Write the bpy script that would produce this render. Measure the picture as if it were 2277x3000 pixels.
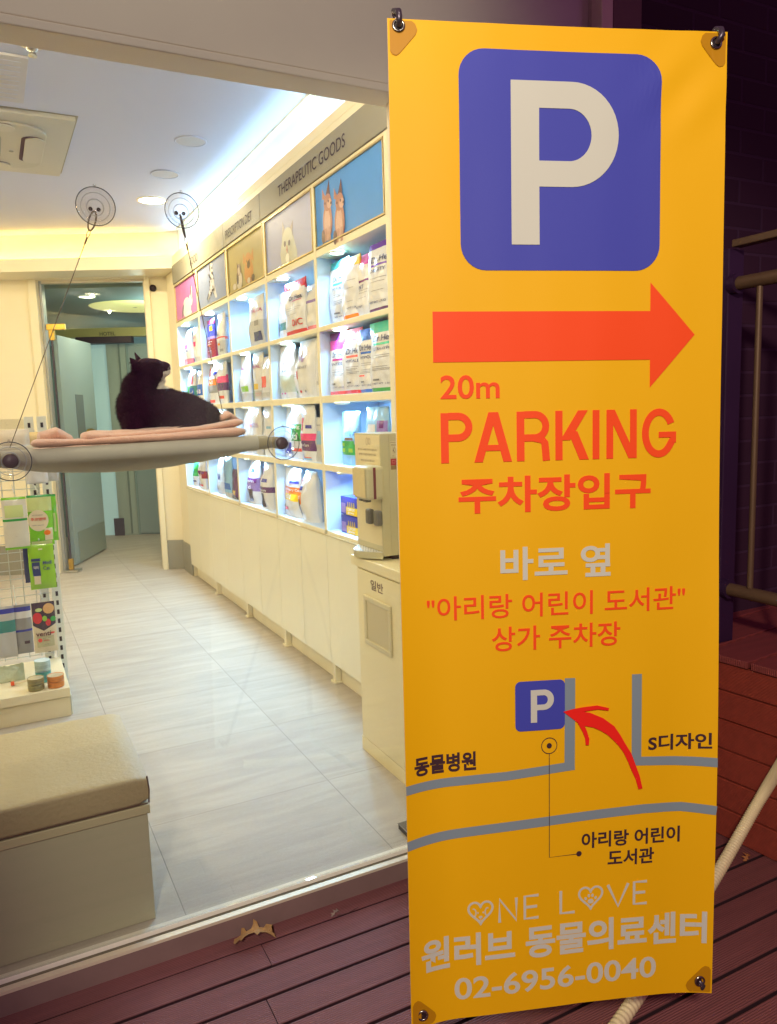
import bpy, bmesh, math, random
from mathutils import Vector, Matrix, noise
random.seed(7)
S = bpy.context.scene
COL = S.collection
for o in list(bpy.data.objects): bpy.data.objects.remove(o)

# ------------------------------------------------------------------ camera
cam = bpy.data.objects.new('camera', bpy.data.cameras.new('camera')); COL.objects.link(cam)
S.camera = cam
cam.data.sensor_fit = 'VERTICAL'; cam.data.sensor_height = 36; cam.data.sensor_width = 27.3
cam.data.lens = 27.097
cam.data.clip_start = .02; cam.data.clip_end = 200
cam.matrix_world = Matrix(((.8881, .0870, -.4514, 0), (-.4587, .1042, -.8825, 0), (-.0298, .9907, .1324, 1.40), (0, 0, 0, 1)))

# ------------------------------------------------------------------ world, light, exposure
W = bpy.data.worlds.new('World'); S.world = W; W.use_nodes = True
bg = W.node_tree.nodes['Background']; bg.inputs[0].default_value = (.42, .14, .34, 1); bg.inputs[1].default_value = .42
S.view_settings.view_transform = 'Standard'; S.view_settings.look = 'None'
S.view_settings.exposure = 0; S.view_settings.gamma = 1
S.cycles.max_bounces = 8; S.cycles.transparent_max_bounces = 24; S.cycles.use_denoising = True
S.cycles.caustics_reflective = False; S.cycles.caustics_refractive = False

def lamp(name, kind, loc, energy, color=(1, 1, 1), size=.1, aim=None, parent=None, **k):
    l = bpy.data.lights.new(name, kind); l.energy = energy; l.color = color
    if kind == 'AREA': l.shape = 'DISK'; l.size = size
    else: l.shadow_soft_size = size
    for a, b in k.items(): setattr(l, a, b)
    o = bpy.data.objects.new(name, l); COL.objects.link(o); o.location = loc
    if aim is not None:
        o.rotation_euler = (Vector(aim) - Vector(loc)).to_track_quat('-Z', 'Y').to_euler()
    if parent:
        o.parent = parent; o.matrix_parent_inverse = Matrix.Translation(-Vector(parent.location))
    return o
# unseen spot added to light the banner from over the camera's left shoulder
lamp('banner_fill_spot', 'SPOT', (-.75, -1.1, 2.75), 385, (1, .89, .70), .12, aim=(1.12, 1.22, .98), spot_size=math.radians(53), spot_blend=.5)
lamp('header_fill_spot', 'SPOT', (.35, .35, 3.3), 72, (1, .92, .76), .15, aim=(.50, 1.96, 2.45), spot_size=math.radians(64), spot_blend=.7)  # second unseen spot, added to brighten the window header

# ------------------------------------------------------------------ materials
def lin(c):
    return tuple(((x/255)/12.92 if x/255 <= .04045 else ((x/255+.055)/1.055)**2.4) for x in c)
MATS = {}
def mat(name, rgb=(200, 200, 200), rough=.5, metal=0., spec=.5, var=0., vscale=8., bump=0., bscale=60., emit=0., ecol=None, coat=0., stretch=(1, 1, 1), sheen=0., sss=0.):
    if name in MATS: return MATS[name]
    m = bpy.data.materials.new(name); m.use_nodes = True; MATS[name] = m
    nt = m.node_tree; b = nt.nodes['Principled BSDF']; c = lin(rgb)
    b.inputs['Base Color'].default_value = (*c, 1); b.inputs['Roughness'].default_value = rough
    b.inputs['Metallic'].default_value = metal; b.inputs['Specular IOR Level'].default_value = spec
    b.inputs['Coat Weight'].default_value = coat; b.inputs['Sheen Weight'].default_value = sheen
    tc = nt.nodes.new('ShaderNodeTexCoord'); mp = nt.nodes.new('ShaderNodeMapping'); mp.inputs['Scale'].default_value = stretch
    nt.links.new(tc.outputs['Object'], mp.inputs[0])
    if var:
        n = nt.nodes.new('ShaderNodeTexNoise'); n.inputs['Scale'].default_value = vscale; n.inputs['Detail'].default_value = 5
        nt.links.new(mp.outputs[0], n.inputs['Vector'])
        r = nt.nodes.new('ShaderNodeMix'); r.data_type = 'RGBA'
        r.inputs[6].default_value = (*[x*(1-var) for x in c], 1); r.inputs[7].default_value = (*[min(1, x*(1+var)) for x in c], 1)
        nt.links.new(n.outputs[0], r.inputs[0]); nt.links.new(r.outputs[2], b.inputs['Base Color'])
    if bump:
        n = nt.nodes.new('ShaderNodeTexNoise'); n.inputs['Scale'].default_value = bscale; n.inputs['Detail'].default_value = 4
        nt.links.new(mp.outputs[0], n.inputs['Vector'])
        bp = nt.nodes.new('ShaderNodeBump'); bp.inputs['Strength'].default_value = bump; bp.inputs['Distance'].default_value = .01
        nt.links.new(n.outputs[0], bp.inputs['Height']); nt.links.new(bp.outputs[0], b.inputs['Normal'])
    if emit:
        b.inputs['Emission Color'].default_value = (*(ecol or c), 1); b.inputs['Emission Strength'].default_value = emit
    return m
def glassy(name, tint=(1, 1, 1), fmin=.03, rough=.0, edge=.5):
    # thin clear sheet: see-through with a mirror film that strengthens at grazing angles
    m = bpy.data.materials.new(name); m.use_nodes = True; MATS[name] = m
    nt = m.node_tree; nt.nodes.clear()
    out = nt.nodes.new('ShaderNodeOutputMaterial'); mx = nt.nodes.new('ShaderNodeMixShader')
    tr = nt.nodes.new('ShaderNodeBsdfTransparent'); tr.inputs[0].default_value = (*tint, 1)
    gl = nt.nodes.new('ShaderNodeBsdfGlossy'); gl.inputs['Roughness'].default_value = rough
    fr = nt.nodes.new('ShaderNodeLayerWeight'); fr.inputs[0].default_value = edge
    mr = nt.nodes.new('ShaderNodeMapRange'); mr.inputs['To Min'].default_value = fmin; mr.inputs['To Max'].default_value = .5
    nt.links.new(fr.outputs['Facing'], mr.inputs[0]); nt.links.new(mr.outputs[0], mx.inputs[0])
    nt.links.new(tr.outputs[0], mx.inputs[1]); nt.links.new(gl.outputs[0], mx.inputs[2]); nt.links.new(mx.outputs[0], out.inputs[0])
    return m

# ------------------------------------------------------------------ mesh builder
class MB:
    def __init__(s): s.v = []; s.f = []; s.m = []; s.mats = []; s.sm = []
    def mi(s, m):
        if m not in s.mats: s.mats.append(m)
        return s.mats.index(m)
    def add(s, vs, fs, m, smooth=False):
        b = len(s.v); s.v += [tuple(x) for x in vs]; k = s.mi(m)
        for f in fs: s.f.append([b+i for i in f]); s.m.append(k); s.sm.append(smooth)
        return s
    def box(s, x0, x1, y0, y1, z0, z1, m, T=None):
        vs = [Vector((x, y, z)) for x in (x0, x1) for y in (y0, y1) for z in (z0, z1)]
        if T: vs = [T(v) for v in vs]
        return s.add(vs, [(0, 1, 3, 2), (4, 6, 7, 5), (0, 4, 5, 1), (2, 3, 7, 6), (0, 2, 6, 4), (1, 5, 7, 3)], m)
    def quad(s, a, b, c, d, m): return s.add([a, b, c, d], [(0, 1, 2, 3)], m)
    def tube(s, pts, r, m, n=10, cap=True, rs=None):
        pts = [Vector(p) for p in pts]; rings = []; up = None
        for i, p in enumerate(pts):
            t = (pts[min(i+1, len(pts)-1)]-pts[max(i-1, 0)]).normalized()
            if up is None: up = t.orthogonal().normalized()
            up = (up-t*up.dot(t)).normalized(); w = t.cross(up); rr = rs[i] if rs else r
            rings.append([p+(up*math.cos(2*math.pi*k/n)+w*math.sin(2*math.pi*k/n))*rr for k in range(n)])
        vs = [q for g in rings for q in g]; fs = []
        for i in range(len(pts)-1):
            for k in range(n): fs.append((i*n+k, i*n+(k+1) % n, (i+1)*n+(k+1) % n, (i+1)*n+k))
        s.add(vs, fs, m, True)
        if cap: s.add(rings[0], [tuple(range(n))[::-1]], m); s.add(rings[-1], [tuple(range(n))], m)
        return s
    def lathe(s, prof, o, ax, m, n=28, smooth=True):
        o = Vector(o); ax = Vector(ax).normalized(); u = ax.orthogonal().normalized(); w = ax.cross(u)
        vs = []; fs = []
        for r, h in prof:
            for k in range(n): a = 2*math.pi*k/n; vs.append(o+ax*h+(u*math.cos(a)+w*math.sin(a))*r)
        for i in range(len(prof)-1):
            for k in range(n): fs.append((i*n+k, i*n+(k+1) % n, (i+1)*n+(k+1) % n, (i+1)*n+k))
        return s.add(vs, fs, m, smooth)
    def torus(s, c, ax, R, r, m, n=24, k=8):
        c = Vector(c); ax = Vector(ax).normalized(); u = ax.orthogonal().normalized(); w = ax.cross(u)
        return s.tube([c+(u*math.cos(2*math.pi*i/n)+w*math.sin(2*math.pi*i/n))*R for i in range(n+1)], r, m, k, False)
    def grid(s, fn, nu, nv, m, smooth=True, mf=None):
        vs = [fn(i/nu, j/nv) for j in range(nv+1) for i in range(nu+1)]
        b = len(s.v); s.v += [tuple(x) for x in vs]
        for j in range(nv):
            for i in range(nu):
                s.f.append([b+j*(nu+1)+i, b+j*(nu+1)+i+1, b+(j+1)*(nu+1)+i+1, b+(j+1)*(nu+1)+i])
                s.m.append(s.mi(mf((i+.5)/nu, (j+.5)/nv) if mf else m)); s.sm.append(smooth)
        return s
    def prism(s, poly, fn, t0, t1, m):
        # poly in 2-D, fn(x, y, t) -> point
        n = len(poly); a = [fn(x, y, t0) for x, y in poly]; b = [fn(x, y, t1) for x, y in poly]
        s.add(a+b, [tuple(range(n))[::-1], tuple(range(n, 2*n))]+[(i, (i+1) % n, n+(i+1) % n, n+i) for i in range(n)], m)
        return s
    def build(s, name, parent=None, bevel=0., loc=None):
        me = bpy.data.meshes.new(name); me.from_pydata(s.v, [], s.f)
        for m in s.mats: me.materials.append(m)
        me.polygons.foreach_set('material_index', s.m); me.polygons.foreach_set('use_smooth', s.sm)
        bm = bmesh.new(); bm.from_mesh(me); bmesh.ops.recalc_face_normals(bm, faces=bm.faces); bm.to_mesh(me); bm.free()
        me.update()
        o = bpy.data.objects.new(name, me); COL.objects.link(o)
        if parent:
            o.parent = parent; o.matrix_parent_inverse = Matrix.Translation(-Vector(parent.location))
        if bevel:
            b = o.modifiers.new('bevel', 'BEVEL'); b.width = bevel; b.segments = 2; b.limit_method = 'ANGLE'
        return o
def tag(o, label=None, cat=None, group=None, kind=None):
    if label: o['label'] = label
    if cat: o['category'] = cat
    if group: o['group'] = group
    if kind: o['kind'] = kind
    return o
def thing(name, label, cat, loc, group=None):
    o = bpy.data.objects.new(name, None); COL.objects.link(o); o.location = loc; o.empty_display_size = .05
    return tag(o, label, cat, group)
def struct(mb, name, label=None): return tag(mb.build(name), label, None, None, 'structure')

# lettering: outline of a string as polygons in the unit box
TXT = {}
def text_poly(body, bold=0.):
    k = (body, bold)
    if k in TXT: return TXT[k]
    c = bpy.data.curves.new('t', 'FONT'); c.body = body; c.size = 1; c.offset = bold; c.resolution_u = 4; c.fill_mode = 'BOTH'
    o = bpy.data.objects.new('t', c); COL.objects.link(o); dg = bpy.context.evaluated_depsgraph_get(); dg.update()
    me = bpy.data.meshes.new_from_object(o.evaluated_get(dg))
    vs = [v.co.copy() for v in me.vertices]; fs = [tuple(p.vertices) for p in me.polygons]
    bpy.data.objects.remove(o); bpy.data.curves.remove(c); bpy.data.meshes.remove(me)
    x0 = min(v.x for v in vs); x1 = max(v.x for v in vs); y0 = min(v.y for v in vs); y1 = max(v.y for v in vs)
    TXT[k] = ([((v.x-x0)/(x1-x0), (v.y-y0)/(y1-y0)) for v in vs], fs, (x1-x0)/(y1-y0))
    return TXT[k]
def put_text(mb, body, fn, u0, u1, v0, v1, m, bold=0., cuts=None):
    """text in the box u0..u1 (left to right), v0 (bottom) .. v1 (top) of a surface fn(u, v)"""
    vs, fs, _ = text_poly(body, bold)
    pts = [(u0+(u1-u0)*x, v0+(v1-v0)*y) for x, y in vs]
    put_flat(mb, pts, fs, fn, m, cuts)
def put_flat(mb, pts, fs, fn, m, cuts=None):
    if cuts:
        bm = bmesh.new(); V = [bm.verts.new((x, y, 0)) for x, y in pts]
        for f in fs:
            try: bm.faces.new([V[i] for i in f])
            except ValueError: pass
        bmesh.ops.triangulate(bm, faces=bm.faces[:])
        xs = [p[0] for p in pts]; ys = [p[1] for p in pts]
        for k in range(int(min(xs)/cuts)+1, int(max(xs)/cuts)+1):
            bmesh.ops.bisect_plane(bm, geom=bm.verts[:]+bm.edges[:]+bm.faces[:], plane_co=(k*cuts, 0, 0), plane_no=(1, 0, 0))
        c2 = cuts*3
        for k in range(int(min(ys)/c2)+1, int(max(ys)/c2)+1):
            bmesh.ops.bisect_plane(bm, geom=bm.verts[:]+bm.edges[:]+bm.faces[:], plane_co=(0, k*c2, 0), plane_no=(0, 1, 0))
        bm.verts.index_update()
        pts = [(v.co.x, v.co.y) for v in bm.verts]; fs = [tuple(v.index for v in f.verts) for f in bm.faces]; bm.free()
    mb.add([fn(x, y) for x, y in pts], fs, m)
def stroke(pts, w, closed=False):
    """flat ribbon along a 2-D polyline: points and quads"""
    P = [Vector(p) for p in pts]; n = len(P); L = []; R = []
    for i in range(n):
        a = P[(i-1) % n] if (closed or i) else P[i]; b = P[(i+1) % n] if (closed or i < n-1) else P[i]
        t = (b-a).normalized(); q = Vector((-t.y, t.x))*w/2; L.append(P[i]+q); R.append(P[i]-q)
    fs = [(i, (i+1) % n, n+(i+1) % n, n+i) for i in range(n if closed else n-1)]
    return [tuple(p) for p in L+R], fs
def ell(cx, cy, rx, ry, n=24, a0=0, a1=360, rot=0):
    r = []; k = n if a1-a0 == 360 else n-1
    for i in range(n):
        a = math.radians(a0+(a1-a0)*i/k); x = rx*math.cos(a); y = ry*math.sin(a); c, s_ = math.cos(rot), math.sin(rot)
        r.append((cx+x*c-y*s_, cy+x*s_+y*c))
    return r
FL = .065                                                            # shop floor above the deck

# ================================================================== SETTING
def floor_mat():
    m = bpy.data.materials.new('shop_tile'); m.use_nodes = True; nt = m.node_tree; b = nt.nodes['Principled BSDF']
    N = nt.nodes.new; L = nt.links.new
    tc = N('ShaderNodeTexCoord'); mp = N('ShaderNodeMapping'); L(tc.outputs['Object'], mp.inputs[0]); mp.inputs['Location'].default_value = (-.363+6.3, -.161+5.82, 0)
    br = N('ShaderNodeTexBrick'); br.offset = 0; br.inputs['Scale'].default_value = 1; br.inputs['Brick Width'].default_value = .6295
    br.inputs['Row Height'].default_value = .5815; br.inputs['Mortar Size'].default_value = .0015; br.inputs['Mortar Smooth'].default_value = .2
    br.inputs['Color1'].default_value = (.47, .42, .355, 1); br.inputs['Color2'].default_value = (.51, .46, .39, 1); br.inputs['Mortar'].default_value = (.27, .245, .21, 1)
    L(mp.outputs[0], br.inputs['Vector'])
    m2 = N('ShaderNodeMapping'); m2.inputs['Scale'].default_value = (1.6, 11, 1); L(tc.outputs['Object'], m2.inputs[0])
    n = N('ShaderNodeTexNoise'); n.inputs['Scale'].default_value = 1.6; n.inputs['Detail'].default_value = 7; n.inputs['Distortion'].default_value = .6; L(m2.outputs[0], n.inputs['Vector'])
    r = N('ShaderNodeMapRange'); r.inputs['From Min'].default_value = .3; r.inputs['From Max'].default_value = .7; r.inputs['To Min'].default_value = .86; r.inputs['To Max'].default_value = 1.08; L(n.outputs[0], r.inputs[0])
    n2 = N('ShaderNodeTexNoise'); n2.inputs['Scale'].default_value = 140; L(tc.outputs['Object'], n2.inputs['Vector'])
    r2 = N('ShaderNodeMapRange'); r2.inputs['To Min'].default_value = .9; r2.inputs['To Max'].default_value = 1.1; L(n2.outputs[0], r2.inputs[0])
    mu = N('ShaderNodeMath'); mu.operation = 'MULTIPLY'; L(r.outputs[0], mu.inputs[0]); L(r2.outputs[0], mu.inputs[1])
    mx = N('ShaderNodeMix'); mx.data_type = 'RGBA'; mx.blend_type = 'MULTIPLY'; mx.inputs[0].default_value = 1
    L(br.outputs[0], mx.inputs[6]); L(mu.outputs[0], mx.inputs[7]); L(mx.outputs[2], b.inputs['Base Color'])
    b.inputs['Roughness'].default_value = .6
    bp = N('ShaderNodeBump'); bp.inputs['Strength'].default_value = .35; bp.inputs['Distance'].default_value = .003; L(br.outputs['Fac'], bp.inputs['Height']); bp.invert = True
    L(bp.outputs[0], b.inputs['Normal'])
    return m
def board_mat(name, rgb, axis='Y', scale=52., rough=.6):
    m = bpy.data.materials.new(name); m.use_nodes = True; nt = m.node_tree; b = nt.nodes['Principled BSDF']; N = nt.nodes.new; L = nt.links.new
    tc = N('ShaderNodeTexCoord'); w = N('ShaderNodeTexWave'); w.bands_direction = axis; w.inputs['Scale'].default_value = scale; w.inputs['Distortion'].default_value = .15; w.inputs['Detail'].default_value = 2
    L(tc.outputs['Object'], w.inputs['Vector'])
    mp = N('ShaderNodeMapping'); mp.inputs['Scale'].default_value = (2, 22, 22); L(tc.outputs['Object'], mp.inputs[0])
    n = N('ShaderNodeTexNoise'); n.inputs['Scale'].default_value = 2.2; n.inputs['Detail'].default_value = 6; L(mp.outputs[0], n.inputs['Vector'])
    n2 = N('ShaderNodeTexNoise'); n2.inputs['Scale'].default_value = 3; L(tc.outputs['Object'], n2.inputs['Vector'])
    c = lin(rgb); mx = N('ShaderNodeMix'); mx.data_type = 'RGBA'; mx.inputs[6].default_value = (*[x*.62 for x in c], 1); mx.inputs[7].default_value = (*[x*1.4 for x in c], 1)
    ad = N('ShaderNodeMath'); ad.operation = 'MULTIPLY_ADD'; L(n.outputs[0], ad.inputs[0]); ad.inputs[1].default_value = .8
    ad2 = N('ShaderNodeMath'); ad2.operation = 'MULTIPLY'; L(n2.outputs[0], ad2.inputs[0]); ad2.inputs[1].default_value = .35; L(ad2.outputs[0], ad.inputs[2])
    L(ad.outputs[0], mx.inputs[0])
    m3 = N('ShaderNodeMix'); m3.data_type = 'RGBA'; m3.blend_type = 'MULTIPLY'; m3.inputs[0].default_value = .28; L(mx.outputs[2], m3.inputs[6]); L(w.outputs[0], m3.inputs[7])
    L(m3.outputs[2], b.inputs['Base Color']); b.inputs['Roughness'].default_value = rough
    bp = N('ShaderNodeBump'); bp.inputs['Strength'].default_value = .8; bp.inputs['Distance'].default_value = .0025; L(w.outputs[0], bp.inputs['Height']); L(bp.outputs[0], b.inputs['Normal'])
    return m
def brick_mat():
    m = bpy.data.materials.new('dark_brick'); m.use_nodes = True; nt = m.node_tree; b = nt.nodes['Principled BSDF']; N = nt.nodes.new; L = nt.links.new
    tc = N('ShaderNodeTexCoord'); mp = N('ShaderNodeMapping'); mp.inputs['Rotation'].default_value = (math.radians(-90), 0, 0); L(tc.outputs['Object'], mp.inputs[0])
    br = N('ShaderNodeTexBrick'); br.inputs['Scale'].default_value = 1; br.inputs['Brick Width'].default_value = .24; br.inputs['Row Height'].default_value = .083
    br.inputs['Mortar Size'].default_value = .006; br.inputs['Mortar Smooth'].default_value = .4
    br.inputs['Color1'].default_value = (.030, .004, .021, 1); br.inputs['Color2'].default_value = (.037, .006, .026, 1); br.inputs['Mortar'].default_value = (.048, .015, .045, 1)
    L(mp.outputs[0], br.inputs['Vector']); L(br.outputs[0], b.inputs['Base Color']); b.inputs['Roughness'].default_value = .8
    bp = N('ShaderNodeBump'); bp.inputs['Strength'].default_value = .5; bp.inputs['Distance'].default_value = .006; bp.invert = True; L(br.outputs['Fac'], bp.inputs['Height']); L(bp.outputs[0], b.inputs['Normal'])
    return m
WALL = mat('cream_wall', (242, 232, 202), .7, var=.04, vscale=3, bump=.05, bscale=200)
CEIL = mat('ceiling_paint', (198, 205, 228), .8, var=.02, vscale=2, bump=.04, bscale=300)
CREAM = mat('cream_laminate', (238, 229, 198), .45, var=.03, vscale=5)
WHITE = mat('white_laminate', (236, 236, 234), .4, var=.02, vscale=6)
GREYM = mat('grey_skirting', (150, 148, 134), .45, var=.06, vscale=4)
DARK = mat('near_black', (34, 16, 26), .6, var=.2)
STEEL = mat('brushed_steel', (190, 190, 185), .3, 1., var=.08, vscale=30)
BRASS = mat('brass', (200, 165, 80), .28, 1., var=.1, vscale=20)
ALU = mat('cream_aluminium', (225, 215, 190), .45, .2, var=.08, vscale=25)

# deck: one sheet of boards, running along the shop front
mb = MB(); BM = board_mat('deck_board', (130, 76, 78)); k = 0; y = 1.8435
SUB = mat('under_deck', (14, 2, 9), .9, var=.3)
mb.box(-3.4, 5.2, -2.6, 2.2, -.16, -.12, SUB)
EDGE = mat('board_edge_shade', (44, 12, 26), .9, var=.3)  # board sides coloured dark so the gaps read as shade
ys = [(1.8495, 1.9065)]
while y > -2.4: ys.append((y-.0968+.0105, y)); y -= .0968
rj = random.Random(3)
for a, b_ in ys:
    x = -3.4; nx = -3.4+rj.uniform(.3, 2.)
    if abs(b_-1.8435) < .01: nx = .5255
    while x < 5.2:
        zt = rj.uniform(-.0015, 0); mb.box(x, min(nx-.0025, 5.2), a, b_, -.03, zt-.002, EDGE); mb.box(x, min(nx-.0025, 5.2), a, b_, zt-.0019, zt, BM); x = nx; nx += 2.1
struct(mb, 'deck', 'dark red grooved decking boards outside the shop window')
mb = MB(); mb.quad((-30, -30, -.3), (30, -30, -.3), (30, 12, -.3), (-30, 12, -.3), mat('paving', (60, 44, 50), .9, var=.3, vscale=3))
struct(mb, 'ground', 'dark paving under and beyond the deck')
mb = MB(); mb.quad((-2.62, 1.966, FL), (3.5, 1.966, FL), (3.5, 11.5, FL), (-2.62, 11.5, FL), floor_mat())
struct(mb, 'floor', 'streaky grey floor tiles with thin joints inside the shop')

# door wall frame of reference: s to the left along the wall, d deeper into the corridor
A0 = Vector((1.262, 6.8206, 0)); TT = Vector((-.906, .4233, 0)); NN = Vector((.4233, .906, 0))
def D(v): return A0+TT*v[0]+NN*v[1]+Vector((0, 0, v[2]))
def dbox(mb, s0, s1, d0, d1, z0, z1, m): return mb.box(s0, s1, d0, d1, z0, z1, m, T=D)

# ceiling of the shop, with the raised edge where the cove lights sit
mb = MB()
cs = [(-2.6, 1.99), (1.47, 1.99), (1.47, 6.37)]
p1 = D((-.2, -.26, 0)); p2 = D((4.3, -.26, 0))
mb.add([(x, y, 2.85) for x, y in cs]+[(p1.x, p1.y, 2.85), (p2.x, p2.y, 2.85), (-2.6, 8.25, 2.85)], [(0, 1, 2, 3, 4, 5)], CEIL)
mb.add([(x, y, 2.95) for x, y in cs]+[(p1.x, p1.y, 2.95), (p2.x, p2.y, 2.95), (-2.6, 8.25, 2.95)], [(0, 1, 2, 3, 4, 5)], CEIL)
mb.box(1.435, 1.475, 2.06, 6.3, 2.835, 2.849, CREAM)
struct(mb, 'ceiling', 'pale ceiling of the shop')
def wall(name, label, mb): return tag(mb.build(name), label, 'wall')
mb = MB(); mb.box(1.471, 1.75, 1.99, 6.4, 2.60, 2.94, mat('cove_glow_tint', (222, 234, 252), .7, var=.02)); mb.box(1.72, 1.80, 1.99, 7.4, FL, 2.60, WALL)  # wall above the ledge coloured bluish white to carry the strip's glow
wall('side_wall', 'cream wall behind the lit shelves, glowing white along the cove', mb)
mb = MB(); mb.box(-2.7, -2.6, 1.95, 8.9, FL, 2.95, WALL)
wall('side_wall', 'cream wall on the far left side of the shop, out of the light', mb)
mb = MB()
dbox(mb, -.16, 0, .0, .14, FL, 2.95, WALL); dbox(mb, .885, 4.4, 0, .14, FL, 2.95, WALL); dbox(mb, 0, .885, .0, .14, 2.545, 2.95, WALL)
dbox(mb, -.23, -.16, 0, .5, FL, 2.95, WALL)
mb.box(1.42, 1.70, 6.366, 6.70, FL, 2.55, WALL)
dw = tag(mb.build('door_wall'), 'cream wall at the back of the shop around the glazed doorway', 'wall')
m2 = MB(); dbox(m2, -.20, -.044, -.012, -.001, FL, .322, GREYM); m2.box(1.408, 1.4185, 6.37, 6.68, FL, .322, GREYM); dbox(m2, .96, 4.3, -.012, -.001, FL, .322, GREYM)
m2.build('skirting', dw, .003)
m2 = MB(); dbox(m2, -.045, -.001, -.025, .0, FL, 2.56, CREAM); dbox(m2, .886, .955, -.025, .0, FL, 2.56, CREAM); dbox(m2, -.045, .955, -.03, .0, 2.546, 2.585, CREAM); m2.build('architrave', dw, .003)
# bulkheads that hide the cove strips
mb = MB(); mb.box(1.40, 1.70, 2.56, 6.36, 2.567, 2.60, CREAM); mb.box(1.40, 1.412, 2.06, 6.352, 2.60, 2.644, CREAM)
side_bulk = tag(mb.build('bulkhead', bevel=.002), 'cream bulkhead ledge running above the lettered shelf sign', 'bulkhead')
mb = MB(); dbox(mb, -.38, 4.4, -.36, -.002, 2.553, 2.60, CREAM); dbox(mb, -.33, 4.4, -.36, -.345, 2.60, 2.65, CREAM); dbox(mb, -.38, 4.4, -.262, -.002, 2.60, 2.95, WALL)
far_bulk = tag(mb.build('bulkhead'), 'cream bulkhead over the doorway with a yellow glowing cove', 'bulkhead')
LEDW = mat('led_white', (230, 242, 255), .5, emit=42., ecol=(.45, .72, 1.))
LEDY = mat('led_yellow', (255, 225, 120), .5, emit=38., ecol=(1., .68, .16))
mb = MB(); mb.box(1.418, 1.434, 2.1, 6.3, 2.604, 2.614, LEDW)
tag(mb.build('light_strip'), 'white cove light strip along the top of the shelves', 'light strip')
mb = MB(); dbox(mb, -.22, 4.2, -.335, -.318, 2.604, 2.616, LEDY)
tag(mb.build('light_strip'), 'yellow cove light strip along the bulkhead over the doorway', 'light strip')

# front: window with frame, pane, header
win = thing('shop_window', 'wide shop window with a cream frame and the cat perch stuck to it', 'window', (-.4, 1.95, 0))
mb = MB(); mb.box(-3.2, 1.74, 1.908, 1.99, -.044, .052, mat('frame_face', (136, 112, 108), .55, .1, var=.18, vscale=14))
mb.box(-3.2, 1.74, 1.9075, 1.926, .053, .0615, ALU); mb.box(-3.2, 1.74, 1.9262, 1.944, .0525, .0565, mat('frame_gasket', (110, 104, 86), .7, var=.35, vscale=40))
mb.build('frame', win)
mb = MB(); mb.box(-3.2, 1.74, 1.9452, 1.9665, .053, .0675, mat('sill_white', (244, 240, 226), .75, var=.04, vscale=20)); mb.build('sill', win, .0015)
GLASS = glassy('window_glass', (.95, .965, .95), .012, 0, .35)
nt = GLASS.node_tree; N_ = nt.nodes.new; out = [n for n in nt.nodes if n.type == 'OUTPUT_MATERIAL'][0]; old = out.inputs[0].links[0].from_socket
df = N_('ShaderNodeBsdfDiffuse'); df.inputs[0].default_value = (.8, .8, .78, 1); mx = N_('ShaderNodeMixShader'); tc = N_('ShaderNodeTexCoord')
n1 = N_('ShaderNodeTexNoise'); n1.inputs['Scale'].default_value = 2.2; n1.inputs['Detail'].default_value = 6; n2 = N_('ShaderNodeTexVoronoi'); n2.inputs['Scale'].default_value = 46
r1_ = N_('ShaderNodeMapRange'); r1_.inputs['From Min'].default_value = .5; r1_.inputs['From Max'].default_value = .8; r1_.inputs['To Max'].default_value = .05
r2_ = N_('ShaderNodeMapRange'); r2_.inputs['From Min'].default_value = .07; r2_.inputs['From Max'].default_value = .03; r2_.inputs['To Max'].default_value = .10
ad_ = N_('ShaderNodeMath'); nt.links.new(tc.outputs['Object'], n1.inputs['Vector']); nt.links.new(tc.outputs['Object'], n2.inputs['Vector'])
nt.links.new(n1.outputs[0], r1_.inputs[0]); nt.links.new(n2.outputs['Distance'], r2_.inputs[0]); nt.links.new(r1_.outputs[0], ad_.inputs[0]); nt.links.new(r2_.outputs[0], ad_.inputs[1])
nt.links.new(ad_.outputs[0], mx.inputs[0]); nt.links.new(old, mx.inputs[1]); nt.links.new(df.outputs[0], mx.inputs[2]); nt.links.new(mx.outputs[0], out.inputs[0])
mb = MB(); mb.box(-3.2, 1.74, 1.945, 1.953, .0685, 2.95, GLASS); mb.build('pane', win)
HEAD = mat('header_paint', (240, 230, 210), .65, var=.05, vscale=3, bump=.05, bscale=260)
mb = MB(); mb.box(-3.2, 1.74, 1.958, 2.05, 2.27, 2.97, HEAD); mb.box(-3.2, 1.74, 1.956, 2.056, 2.248, 2.2695, HEAD); mb.build('header', win, .003)
mb = MB(); mb.box(1.07, 1.74, 1.957, 2.03, .068, 2.247, HEAD); mb.build('panel', win)
mb = MB(); mb.box(1.7405, 1.785, 1.90, 2.0, .0, 2.98, ALU); mb.build('jamb', win, .003)
mb = MB(); mb.box(1.786, 1.90, 1.90, 2.0, 0, 3.2, mat('pier_grey', (120, 98, 92), .7, var=.1)); mb.box(1.90, 5.2, 1.93, 2.1, -.05, 3.3, brick_mat())
mb.box(-3.2, 1.785, 1.93, 2.1, 2.985, 3.3, HEAD)
wall('brick_wall', 'dark purple brick wall behind the railing, right of the banner', mb)

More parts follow.
